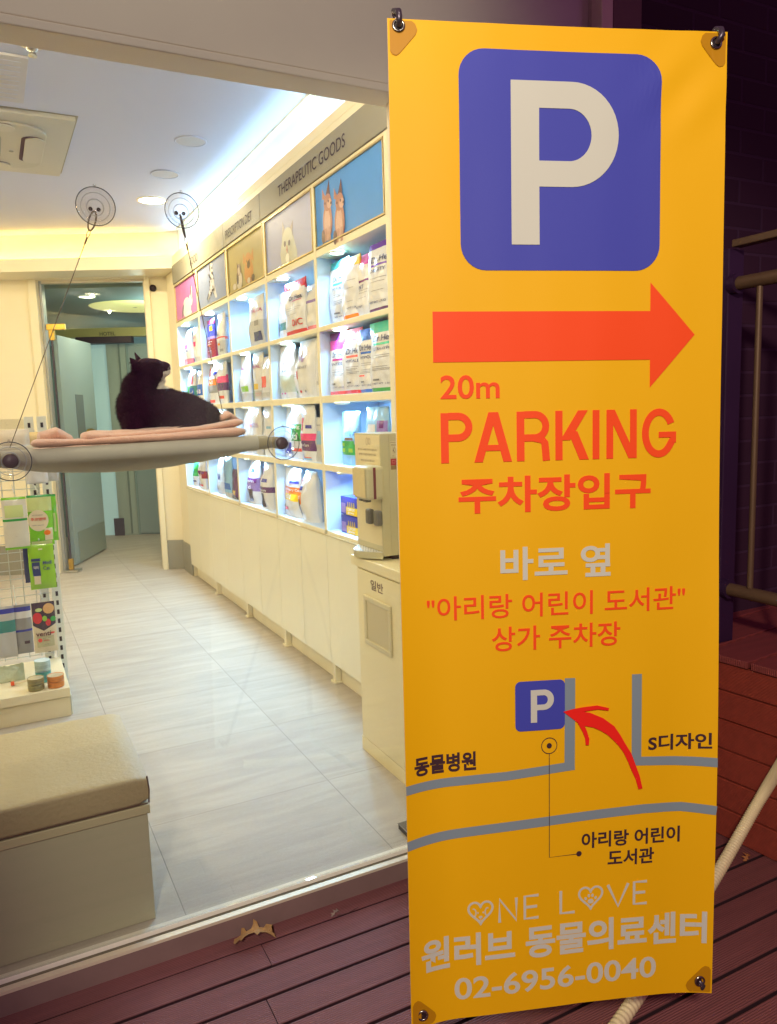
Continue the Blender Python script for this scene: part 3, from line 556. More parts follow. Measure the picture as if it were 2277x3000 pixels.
# third bay
B('silver white pet food bag with a blue patch, alone in a top niche', 4.511, .25, r1[0], .29, 1.425, ((0, .5, C['silver']),), [(.5, .95, .10, .28, C['navy']), (.6, .85, .4, .5, C['grey'])], [('ROYAL CA', .16, .99, .66, .73, INKV)], seed=24)
B('white pet food bag with an olive patch, left in the third bay second shelf', 4.755, .175, r2[0], .285, 1.43, ((0, .2, C['silver']),), [(.35, .9, .22, .34, C['lime']), (.06, .14, .04, .45, C['gold'])], [('ROYC', .3, .9, .70, .76, INKV)], seed=25)
B('white pet food bag with a gold round label, middle of the third bay second shelf', 4.491, .165, r2[0], .284, 1.428, ((0, .22, C['silver']),), [(.35, .7, .24, .36, C['gold']), (.1, .2, .05, .4, C['lime'])]+fine(.4, .9, (.16, .12), INKR), [('ROYAL', .2, .9, .68, .74, INKV)], seed=26)
B('white pet food bag with a salmon patch, right end of the third bay second shelf', 4.343, .17, r2[0], .25, 1.43, ((0, .2, C['silver']),), [(.15, .7, .3, .55, C['coral']), (.05, .12, .0, .5, C['purple'])], (), seed=27)
B('white pet food bag with thin red lettering, left of three above the perch end', 4.858, .19, r3[0], .284, 1.434, ((0, .35, C['silver']),), [(.3, .98, .60, .612, C['coral'])], [('ROYAL', .35, .95, .63, .69, INKV)], seed=28)
B('white pet food bag with thin violet lettering, middle of three above the perch end', 4.561, .17, r3[0], .286, 1.425, ((0, .2, C['silver']),), [(.25, .9, .58, .592, C['violet'])], [('ROYAL', .25, .9, .61, .665, VE)], seed=29)
B('plain white pet food bag, right of three above the perch end', 4.347, .16, r3[0], .288, 1.43, (), [(.5, .9, .55, .6, C['sky'])], (), seed=30)
B('purple and white skin care pet food bag, left in the third bay bottom niche', 4.696, .20, r4[0], .27, 1.43, ((.32, .62, C['lilac']),), [(.4, .72, .06, .36, C['dark']), (.45, .8, .74, .84, C['cobalt']), (.1, .95, .5, .61, C['plum'])], [('Derm', .15, .85, .51, .59, INKW), ('l/d', .2, .6, .36, .45, INKW)], seed=31, d=.1, taper=.2)
B('white pet food bag with a wine red band, right in the third bay bottom niche', 4.392, .19, r4[0], .268, 1.416, ((.36, .5, C['purple']),), [(.25, .6, .04, .35, C['dark']), (.4, .8, .6, .68, C['cobalt']), (.15, .3, .66, .9, C['rose'])], [('derm', .2, .8, .40, .46, INKW)], seed=32, d=.1, taper=.25)
# fourth bay
B('purple pet food bag with a crimson lower half and yellow moon', 5.528, .185, r1[0], .275, 1.43, ((.86, 1, C['magenta']), (.56, .86, C['cobalt']), (.50, .56, C['lilac']), (0, .5, C['wine'])), [(.55, .85, .70, .82, C['yellow']), (.5, .7, .30, .38, C['orange'])]+fine(.35, .9, (.42, .36, .2), INKW, .012), (), base=C['wine'], seed=33)
B('white pet food bag with an orange stripe beside the purple bag', 5.189, .16, r1[0], .284, 1.414, ((.40, .445, C['coral']), (0, .35, C['silver'])), [(.3, .6, .25, .3, C['orange']), (.5, .9, .1, .16, C['grey'])], [('Dr', .25, .7, .46, .52, INK)], seed=34)
B('orange and grey striped pet food bag with a round dog badge', 5.633, .235, r2[0], .283, 1.425, ((.46, .62, C['orange']), (.28, .455, C['grey'])), [(.08, .3, .70, .9, C['coral']), (.6, .92, .72, .8, C['cobalt']), (.22, .66, .04, .11, C['coral']), (.02, .2, .01, .14, C['brown'])], [('/d', .2, .6, .5, .58, INKW)], seed=35)
B('white bag with a pink band over a dark block, right of the orange striped one', 5.238, .18, r2[0], .28, 1.416, ((.50, .66, C['pink']), (.32, .495, C['purple'])), [(.25, .8, .12, .19, C['coral']), (.02, .2, .06, .22, C['brown'])], (), seed=36)
B('white pet food bag with a red top and yellow label behind the cat', 5.467, .30, r3[0], .284, 1.43, ((.76, .95, C['rose']), (.45, .74, C['sky'])), [(.35, .95, .55, .85, C['yellow'])], (), seed=37)
B('grey white pouch with a dark running dog print under the perch', 5.478, .175, r4[0], .26, 1.434, ((0, .35, C['silver']),), [(.45, .7, .4, .55, C['navy']), (.3, .5, .12, .17, C['dark'])], (), base=foil('ice', (206, 218, 228)), seed=38, taper=.35)
B('light blue tall pouch with vertical lettering in the bottom niche', 5.219, .155, r4[0], .278, 1.419, ((0, .12, C['silver']),), [(.15, .9, .20, .36, C['blue'])], (), base=C['sky'], seed=39, d=.05)
o_ = MB(); put_text(o_, 'NATURIS', lambda u, v: (1.4120, 5.204+v, r4[0]+.26-u), .0, .15, -.018, .018, INK, .01); nb = o_.build('pouch_lettering')
nb.parent = bpy.data.objects[[o.name for o in bpy.data.objects if o.get('label', '').startswith('light blue tall pouch')][0]]
B('dark purple pouch leaning on the divider in the bottom niche', 5.07, .155, r4[0], .20, 1.425, ((0, .1, C['dark']),), [(.3, .8, .15, .3, C['gold'])], (), base=C['purple'], seed=40, d=.05)
# far bay
B('white bag with a rose foot and pink patch, far left of the top niches', 6.316, .22, r1[0], .275, 1.43, ((0, .2, C['rose']),), [(.4, .7, .46, .58, C['magenta']), (.2, .35, .36, .40, C['grey']), (.6, .8, .38, .42, C['navy'])], [('ROYA', .2, .8, .68, .75, INKV)], seed=41)
B('white bag with a pink patch beside the rose footed bag in the top niche', 5.877, .18, r1[0], .27, 1.421, ((0, .15, C['silver']),), [(.2, .6, .45, .58, C['pink'])], [('ROY', .2, .7, .66, .72, INKV)], seed=42)
B('white and green pet food bag in the far bay behind the cat', 6.261, .14, r2[0], .26, 1.434, ((.25, .6, C['green']),), (), (), seed=43)
B('white and teal blue pet food bag with a pink tag in the far bay', 6.087, .17, r2[0], .275, 1.421, ((.25, .55, C['teal']),), [(.3, .7, .6, .9, C['rose']), (.2, .9, .24, .5, C['blue'])], [('w/', .3, .8, .28, .42, INKW)], seed=44)
B('white and sky blue pet food bag at the right of the far bay second shelf', 5.835, .15, r2[0], .26, 1.421, ((.28, .6, C['blue']),), [(.2, .8, .1, .16, C['coral'])], [('t/d', .3, .8, .34, .46, INKW)], seed=45)
B('small green and white pet food bag in the far bottom niche', 6.191, .12, r4[0], .19, 1.43, ((.45, 1, C['green']),), [(.2, .9, .2, .26, C['navy'])], (), seed=46, d=.06)
B('wine red and white pet food bag in the far bottom niche', 5.956, .19, r4[0], .225, 1.416, ((.36, .62, C['wine']),), [(.15, .9, .53, .61, C['plum']), (.3, .8, .1, .17, C['coral']), (.06, .26, .06, .2, C['brown'])], [('i/d', .25, .8, .38, .5, INKW)], seed=47, d=.06)

# ================================================================== BIN CABINET, WATER DISPENSER
bn = thing('bin_cabinet', 'cream cabinet with a flap hole under the water dispenser', 'cabinet', (1.3, 2.4, FL))
YB = mat('bin_cream', (240, 228, 186), .42, var=.02, vscale=4)
mb = MB(); mb.box(1.2195, 1.395, 1.99, 2.667, FL, .806, YB); mb.build('body', bn, .002)
mb = MB(); mb.box(1.205, 1.395, 1.99, 2.692, .8065, .846, YB); mb.build('countertop', bn, .004)
def ring_rect(mb, x0, x1, ya, yb, za, zb, w, m):
    mb.box(x0, x1, ya, yb, zb-w, zb, m); mb.box(x0, x1, ya, yb, za, za+w, m); mb.box(x0, x1, ya, ya+w, za+w, zb-w, m); mb.box(x0, x1, yb-w, yb, za+w, zb-w, m)
mb = MB(); mb.box(1.2125, 1.219, 2.301, 2.65, .122, .7995, YB)
do = mb.build('door', bn, .0015)
mb = MB(); ring_rect(mb, 1.204, 1.212, 2.368, 2.588, .518, .708, .020, mat('flap_frame', (214, 204, 168), .4)); mb.build('flap_frame', do, .004)
mb = MB(); mb.box(1.2095, 1.212, 2.388, 2.568, .538, .688, mat('flap_grey', (206, 194, 158), .45)); mb.build('flap', do)
BR = mat('brown_ink', (84, 40, 52), .5)
mb = MB(); put_text(mb, '일반', lambda u, v: (1.2118, u, v), 2.533, 2.43, .737, .775, BR, .012); mb.build('lettering', do)
mb = MB(); mb.box(1.2125, 1.219, 2.0, 2.2975, .122, .7995, YB); mb.build('door', bn, .0015)
mb = MB(); mb.box(1.2125, 1.219, 1.995, 2.66, FL, .1195, YB); mb.build('plinth', bn, .001)

dp = thing('water_dispenser', 'cream water dispenser with a cup box and two grey levers on the cabinet', 'water dispenser', (1.36, 2.6, .846))
DP = mat('dispenser_cream', (226, 212, 170), .38, var=.02); DPG = mat('dispenser_side', (196, 188, 152), .4, var=.03); LV = mat('lever_grey', (110, 106, 96), .35)
mb = MB(); mb.box(1.2835, 1.39, 2.493, 2.713, .862, 1.312, DPG); mb.box(1.25, 1.283, 2.493, 2.713, .862, 1.312, DPG); mb.box(1.2485, 1.2498, 2.499, 2.707, .90, 1.306, DP); mb.box(1.29, 1.38, 2.50, 2.70, .8465, .8615, DARK); mb.build('body', dp, .002)
mb = MB(); yc = 2.603
arc = [(1.248, 2.713)]+[(1.249-.062*math.sin(math.pi*k/16), 2.713-.22*k/16) for k in range(1, 16)]+[(1.248, 2.493)]
mb.prism(arc, lambda x, y, t: (x, y, t), .852, .876, DPG); mb.prism([(1.249+(x-1.249)*.92, yc+(y-yc)*.95) for x, y in arc], lambda x, y, t: (x, y, t), .8765, .8785, mat('drip_tray_white', (232, 232, 226), .3))
rr = random.Random(2)
for a in range(5):
    for b_ in range(8):
        x = 1.246-.011*a; y = 2.525+.022*b_
        if ((y-yc)/.10)**2+((1.249-x)/.058)**2 < .9: mb.add([(px, py, .8790) for px, py in ell(x, y, .0028, .0045, 8)], [tuple(range(8))], DARK)
mb.build('drip_tray', dp)
mb = MB(); mb.box(1.172, 1.2475, 2.458, 2.573, 1.078, 1.199, DPG); cb = mb.build('cup_box', dp, .012)
mb = MB(); mb.box(1.1695, 1.1715, 2.466, 2.567, 1.088, 1.192, mat('cup_box_print', (216, 198, 150), .5, var=.12, vscale=70)); mb.build('panel', cb)
mb = MB(); mb.box(1.20, 1.21, 2.4565, 2.4575, 1.082, 1.195, mat('seam_maroon', (110, 40, 50), .5)); mb.build('seam', cb)
for q in ((1.185, 1.205, 2.49, 2.52), (1.19, 1.21, 2.545, 2.566)): mb = MB(); mb.box(*q, 1.068, 1.0775, LV); mb.build('spout', dp, .002)
for y in (2.572, 2.503):
    mb = MB(); mb.box(1.222, 1.248, y-.020, y+.014, .977, 1.034, LV); mb.build('lever', dp, .008)
mb = MB(); mb.box(1.2472, 1.2483, 2.588, 2.594, .99, 1.025, mat('hot_mark', (220, 120, 80), .5)); mb.build('sticker', dp)
nt = MB()
F_ = lambda u, v: (1.2478, u, v)
for j, (s, a, b_, z) in enumerate((('정수기 사용 안내 드립니다', 2.68, 2.52, 1.252), ('종이컵 수거함을 이용해 주세요', 2.673, 2.527, 1.234), ('항상 감사드립니다', 2.657, 2.54, 1.211))): put_text(nt, s, F_, a, b_, z-.004, z+.004, BR)
for q in range(2):
    p_, f_ = stroke(ell(2.60-.02*q, 1.283, .008, .013-.002*q), .0015, True); put_flat(nt, p_, f_, F_, BR)
nt.build('lettering', dp)
st = MB(); G_ = lambda u, v: (u, 2.4922, v)
st.quad(*[G_(*q) for q in ((1.290, 1.226), (1.330, 1.226), (1.330, 1.284), (1.290, 1.284))], mat('sticker_paper', (214, 204, 168), .5))
H_ = lambda u, v: (u, 2.4916, v)
put_text(st, 'KC', H_, 1.300, 1.322, 1.240, 1.262, BR, -.02); put_text(st, '안전인증', H_, 1.293, 1.327, 1.266, 1.273, BR); p_, f_ = stroke([(1.290, 1.279), (1.33, 1.279)], .001); put_flat(st, p_, f_, H_, BR); put_text(st, 'test', H_, 1.297, 1.305, 1.229, 1.232, BR)
st.quad(*[G_(*q) for q in ((1.290, 1.196), (1.314, 1.196), (1.314, 1.220), (1.290, 1.220))], mat('sticker_red', (176, 44, 56), .45)); st.quad(*[G_(*q) for q in ((1.290, 1.180), (1.314, 1.180), (1.314, 1.1955), (1.290, 1.1955))], mat('sticker_brown', (150, 124, 80), .5))
p_, f_ = stroke([(1.296, 1.204), (1.308, 1.204), (1.308, 1.214), (1.296, 1.214)], .0018, True); put_flat(st, p_, f_, H_, mat('sticker_pink', (226, 150, 150), .5))
st.build('sticker', dp)

mb = MB(); mb.box(1.055, 1.32, 1.995, 2.06, FL+.001, FL+.017, mat('dark_plate', (70, 66, 66), .35, .2)); mb.box(1.053, 1.322, 1.993, 2.062, FL+.0172, FL+.0195, mat('plate_rim', (112, 108, 104), .3, .4))
tag(mb.build('floor_plate', bevel=.001), 'flat dark grey plate lying on the tiles just inside the window', 'plate')

# ================================================================== CEILING FIXTURES
ac = thing('air_conditioner', 'square ceiling air conditioner with slatted grille and rounded vents', 'air conditioner', (.03, 4.67, 2.85))
ACM = mat('ac_plastic', (190, 188, 178), .4, var=.02); GAP = mat('vent_gap', (70, 40, 56), .7)
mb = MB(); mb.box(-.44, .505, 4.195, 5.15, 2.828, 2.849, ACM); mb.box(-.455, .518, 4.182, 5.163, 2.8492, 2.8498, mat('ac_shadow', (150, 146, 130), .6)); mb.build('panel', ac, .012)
def rr_poly(cx, cy, hx, hy, r, n=6):
    P = []
    for sx, sy, a0 in ((1, 1, 0), (-1, 1, 90), (-1, -1, 180), (1, -1, 270)):
        for k in range(n+1): a = math.radians(a0+90*k/n); P.append((cx+sx*(hx-r)+r*math.cos(a), cy+sy*(hy-r)+r*math.sin(a)))
    return P
Zf = lambda z: (lambda x, y, t: (x, y, z-t))
mb = MB(); mb.prism(rr_poly(.03, 4.67, .36, .36, .14), Zf(2.8275), 0, .012, mat('ac_plastic_inner', (182, 180, 168), .4)); mb.build('cover', ac, .004)
for cx, cy, hx, hy in ((.335, 4.67, .05, .21), (-.275, 4.67, .05, .21), (.03, 4.98, .21, .05), (.03, 4.36, .21, .05)):
    mb = MB(); mb.prism(rr_poly(cx-.006, cy, hx+.004, hy+.004, .05), Zf(2.8150), 0, .0012, GAP); mb.prism(rr_poly(cx+.004, cy, hx-.004, hy-.002, .046), Zf(2.8135), 0, .006, ACM); mb.build('vent_flap', ac)
mb = MB(); mb.prism(rr_poly(.03, 4.67, .155, .17, .03), Zf(2.8150), 0, .002, mat('grille_grey', (140, 146, 140), .5))
for k in range(14): mb.box(-.11, .17, 4.525+k*.0215, 4.533+k*.0215, 2.8085, 2.8125, ACM)
mb.box(.07, .078, 4.51, 4.83, 2.8060, 2.8084, ACM); mb.build('grille', ac)
mb = MB(); mb.lathe([(.0005, -.002), (.011, -.002), (.012, 0)], (.235, 4.73, 2.8148), (0, 0, 1), mat('sensor_grey', (130, 134, 130), .5), 16); mb.build('sensor', ac)
SPK = mat('speaker_mesh', (190, 192, 200), .6, bump=.2, bscale=900)
for (x, y, lb) in ((1.091, 4.322, 'flush round speaker cover in the ceiling, nearer the window'), (1.08, 4.947, 'flush round speaker cover in the ceiling, between the other one and the lit downlight')):
    t = thing('ceiling_speaker', lb, 'speaker', (x, y, 2.85), 'round speaker covers in the ceiling')
    mb = MB(); mb.lathe([(.0845, -.0005), (.084, -.005), (.078, -.007), (.076, -.004)], (x, y, 2.849), (0, 0, 1), CEIL, 36); mb.build('ring', t)
    mb = MB(); mb.lathe([(.0005, -.0045), (.076, -.004)], (x, y, 2.849), (0, 0, 1), SPK, 36); mb.build('grille', t)
downlight((1.116, 5.559, 2.849), .088, 'lit round downlight in the shop ceiling above the cat perch cups', 32)
mb = MB(); mb.lathe([(.052, 0), (.050, -.008), (.022, -.014)], (.278, 3.46, 2.849), (0, 0, 1), RING, 24); mb.lathe([(.022, -.008), (.020, -.03), (.012, -.034), (.012, -.045), (.016, -.046), (.016, -.052), (.0005, -.053)], (.278, 3.46, 2.849), (0, 0, 1), STEEL, 20)
tag(mb.build('sprinkler'), 'small sprinkler head in a white ceiling cup', 'sprinkler')
mb = MB(); mb.box(-.25, .272, 3.59, 4.085, 2.838, 2.849, mat('vent_panel', (196, 196, 204), .5))
for k in range(9): mb.box(-.22, .245, 3.63+k*.05, 3.636+k*.05, 2.8355, 2.8378, CEIL)
tag(mb.build('ceiling_vent', bevel=.002), 'grey square ceiling vent at the edge above the air conditioner', 'vent')
# unseen lamps added to fill the shop with warm light, shaped as downlights
for k_, (x, y, p) in enumerate(((-.75, 3.0, 40), (-1.05, 5.0, 54), (-1.8, 6.6, 46), (-1.9, 3.8, 31), (.25, 2.45, 16), (.95, 2.5, 7))):
    t = downlight((x, y, 2.849), .088, 'added fill lamp shaped as a round downlight, outside the view through the window', 0, 'added fill lamps out of view')
    lamp('lamp_bulb', 'POINT', (x, y, 2.822), p, (1, .81, .50), .015, parent=t)

# ================================================================== BENCH
be = thing('bench', 'low bench box with a padded tan seat against the window', 'bench', (-.6, 2.25, FL))
BEB = mat('bench_panel', (196, 194, 164), .5, var=.05, vscale=3)
mb = MB(); mb.box(-2.2, .284, 1.998, 2.495, FL, .366, BEB); mb.build('body', be, .002)
mb = MB(); mb.box(-2.2, .290, 1.992, 2.50, .3665, .3905, mat('bench_rim', (206, 198, 160), .5, var=.04)); mb.build('rim', be, .002)
mb = MB(); LEA = mat('seat_leather', (184, 170, 132), .5, var=.10, vscale=5, bump=.25, bscale=90)
def cush(u, v):
    # closed pillow slab unrolled: v runs around the section
    x = -2.2+u*2.4905; a = v*2*math.pi; sx = math.copysign(abs(math.cos(a))**.14, math.cos(a)); sz = math.copysign(abs(math.sin(a))**.17, math.sin(a))
    e = 1-max(0, (u-.985)/.015)**2*.25
    y = 2.246+.256*sx*(1 if u < .995 else .985); z = .4325+(.0405*sz)*e
    if sz > .9: z += .004*noise.noise((x*4, y*5, 0))+.002*noise.noise((x*14, y*13, 1))
    return (x, y, z)
mb.grid(cush, 90, 64, LEA); n_ = len(mb.v); mb.add([cush(1, k/64) for k in range(64)], [tuple(range(64))], LEA); mb.build('seat', be)
mb = MB(); mb.tube([(.2885, 1.996, .395), (.291, 1.994, .43), (.288, 1.996, .468)], .0022, mat('seat_piping', (96, 76, 62), .6), 6); mb.tube([(-2.1, 1.9935, .3955), (.286, 1.9935, .3955)], .0018, MATS['seat_piping'], 6); mb.build('piping', be)

# ================================================================== CAT PERCH
pe = thing('cat_perch', 'grey green hammock cat perch hung from clear suction cups on the window', 'cat perch', (.38, 2.15, 1.3))
FAB = mat('perch_fabric', (198, 194, 176), .8, var=.08, vscale=40, bump=.25, bscale=420)
mb = MB(); mb.tube([(.02, 2.02, 1.309), (.64, 2.02, 1.320)], .0205, FAB, 20); mb.tube([(.02, 2.31, 1.311), (.64, 2.31, 1.320)], .0205, FAB, 20); mb.build('sleeve', pe)
PLA = mat('perch_plastic', (170, 160, 128), .45, var=.05)
mb = MB(); mb.tube([(.6405, 2.02, 1.320), (.668, 2.02, 1.3205)], .0185, PLA, 18); mb.tube([(.668, 2.02, 1.3205), (.684, 2.012, 1.3205), (.689, 1.998, 1.319), (.6905, 1.985, 1.318)], .0165, PLA, 16); mb.tube([(.6405, 2.31, 1.32), (.67, 2.31, 1.32)], .017, PLA, 16)
mb.tube([(.0195, 2.02, 1.309), (-.02, 2.02, 1.308)], .0185, PLA, 18); mb.tube([(.03, 2.0, 1.3075), (.043, 1.985, 1.3075)], .0165, PLA, 14); mb.build('frame', pe)
mb = MB()
def sling(u, v):
    x = .03+u*.60; y = 2.02+v*.29; s_ = math.sin(math.pi*v)**.8*math.sin(math.pi*min(1, max(0, u*1.0)))**.55
    return (x, y, 1.296+.010*u-.038*s_+.002*noise.noise((x*20, y*20, 1)))
mb.grid(sling, 40, 20, FAB); mb.grid(lambda u, v: tuple(Vector(sling(u, v))+Vector((0, 0, -.004-.003*math.sin(math.pi*v)))), 40, 20, FAB); mb.build('sling', pe)
CUP = glassy('clear_plastic', (.955, .955, .965), .09, .05, .4); CUPR = mat('cup_rim', (70, 74, 90), .25, spec=.6); HOOK = mat('hook_steel', (120, 112, 104), .3, .9)
def cup(x, z, r, post):
    c = (x, 1.9535, z); ax = (0, 1, 0)
    m_ = MB(); m_.lathe([(r, 0), (r*.97, .004), (r*.75, .010), (r*.45, .013), (r*.42, .019), (r*.22, .022)], c, ax, CUP, 40)
    m_.lathe([(r*.22, .022), (r*.2, .026), (.0005, .026)], c, ax, CUP, 24)
    o = m_.build('suction_cup', pe)
    m_ = MB(); m_.torus((x, 1.9555, z), ax, r*.99, .0011, CUPR, 44, 6); m_.torus((x, 1.962, z), ax, r*.74, .0007, mat('cup_ridge', (170, 174, 184), .2), 40, 6); m_.torus((x, 1.967, z), ax, r*.43, .0009, MATS['cup_ridge'], 32, 6)
    m_.lathe([(r*.1, -.003), (.0005, -.003)], (x, 1.9575, z+r+.003), (0, 0, 1), CUP, 10); m_.build('rim', o)
    m_ = MB(); m_.tube([(x, 1.954, z+r*.96), (x, 1.956, z+r*1.10)], .0035, CUP, 8); m_.build('tab', o)
    if not post:
        m_ = MB()
        for q in (-1, 1): m_.lathe([(.0005, .0005), (.0048, .0005), (.0048, 0)], (x+q*.009, 1.9795, z-.001), (0, -1, 0), DARK, 12)
        m_.build('hole', o)
    else:
        m_ = MB(); m_.lathe([(.0005, -.0005), (.0155, -.0005), (.0165, .008), (.0165, .0)], (x, 1.966, z), (0, 1, 0), mat('post_dark', (84, 62, 74), .4), 24); m_.build('post', o)
cup(.2645, 1.8841, .0435, 0); cup(.4626, 1.8917, .0415, 0); cup(.6931, 1.318, .0445, 1); cup(.038, 1.3073, .0445, 1)
def hanger(a, b_, e, open_):
    m_ = MB(); a = Vector(a); b_ = Vector(b_); t = (b_-a).normalized(); w = Vector((0, 1, 0)).cross(t).normalized()*(.0075 if open_ else .0016)
    pts = []
    for k in range(25):
        q = k/24*2*math.pi; pts.append(a+(b_-a)*(.5-.5*math.cos(q))+w*math.sin(q)*(1.0))
    m_.tube(pts, .0020, HOOK, 8, False); o = m_.build('carabiner', pe)
    d = (Vector(e)-b_).normalized(); u = d.orthogonal().normalized(); w2 = Vector((0, 1, 0)).cross(d).normalized()
    m_ = MB(); m_.tube([b_+d*(.009-.009*math.cos(k/16*2*math.pi))+w2*math.sin(k/16*2*math.pi)*.0035 for k in range(17)], .0009, HOOK, 6, False)
    m_.tube([b_+d*.018, b_+d*.034], .0024, HOOK, 10); m_.tube([b_+d*.03, Vector(e)], .0011, mat('cable', (120, 110, 96), .4, .7), 8); m_.build('cable', pe)
hanger((.264, 1.978, 1.878), (.2505, 1.984, 1.835), (.045, 2.30, 1.325), True)
hanger((.4625, 1.978, 1.888), (.473, 1.984, 1.836), (.642, 2.305, 1.325), False)

# blanket: folded fleece
bl = MB(); FL_ = mat('pink_fleece', (230, 178, 152), .95, var=.10, vscale=60, bump=.5, bscale=260, sheen=.6)
def roll(pts, rs, sq=.62, n=14, sd=0):
    P = [Vector(p) for p in pts]
    def f(u, v):
        t = u*(len(P)-1); i = min(int(t), len(P)-2); k = t-i
        p = P[i].lerp(P[i+1], k); r = rs[i]*(1-k)+rs[i+1]*k; r *= min(1, math.sqrt(max(0, 1-(1-min(1, u*14))**2))+.02)*min(1, math.sqrt(max(0, 1-(1-min(1, (1-u)*14))**2))+.02)
        a = v*2*math.pi; q = 1+.10*noise.noise((p.x*34, sd, a))+.05*noise.noise((p.x*90, sd+4, a*2))
        return (p.x, p.y+math.cos(a)*r*1.9*q, p.z+math.sin(a)*r*sq*q)
    bl.grid(f, 90, n, FL_)
roll([(.085, 2.03, 1.343), (.20, 2.035, 1.342), (.40, 2.035, 1.345), (.617, 2.04, 1.352)], [.018, .013, .016, .022], sd=1)
roll([(.20, 2.06, 1.354), (.27, 2.06, 1.352), (.38, 2.06, 1.356), (.50, 2.06, 1.362), (.62, 2.07, 1.378)], [.024, .012, .013, .014, .018], sd=2)
roll([(.105, 2.12, 1.352), (.15, 2.12, 1.360), (.19, 2.12, 1.342)], [.025, .033, .02], sd=3)
roll([(.21, 2.12, 1.349), (.30, 2.13, 1.353), (.45, 2.14, 1.359), (.56, 2.16, 1.382), (.605, 2.17, 1.396), (.640, 2.18, 1.376)], [.030, .022, .020, .020, .020, .016], sd=4)
bl.grid(lambda u, v: (.10+u*.53, 2.045+v*.25, 1.324+.010*u+.008*noise.noise((u*9, v*6, 2))), 50, 20, FL_); bl.grid(lambda u, v: (.10+u*.53, 2.045+v*.25, 1.308+.010*u-.025*math.sin(math.pi*v)*math.sin(math.pi*u)), 50, 20, FL_)
tag(bl.build('blanket'), 'folded pink fleece blanket the cat sits on', 'blanket')

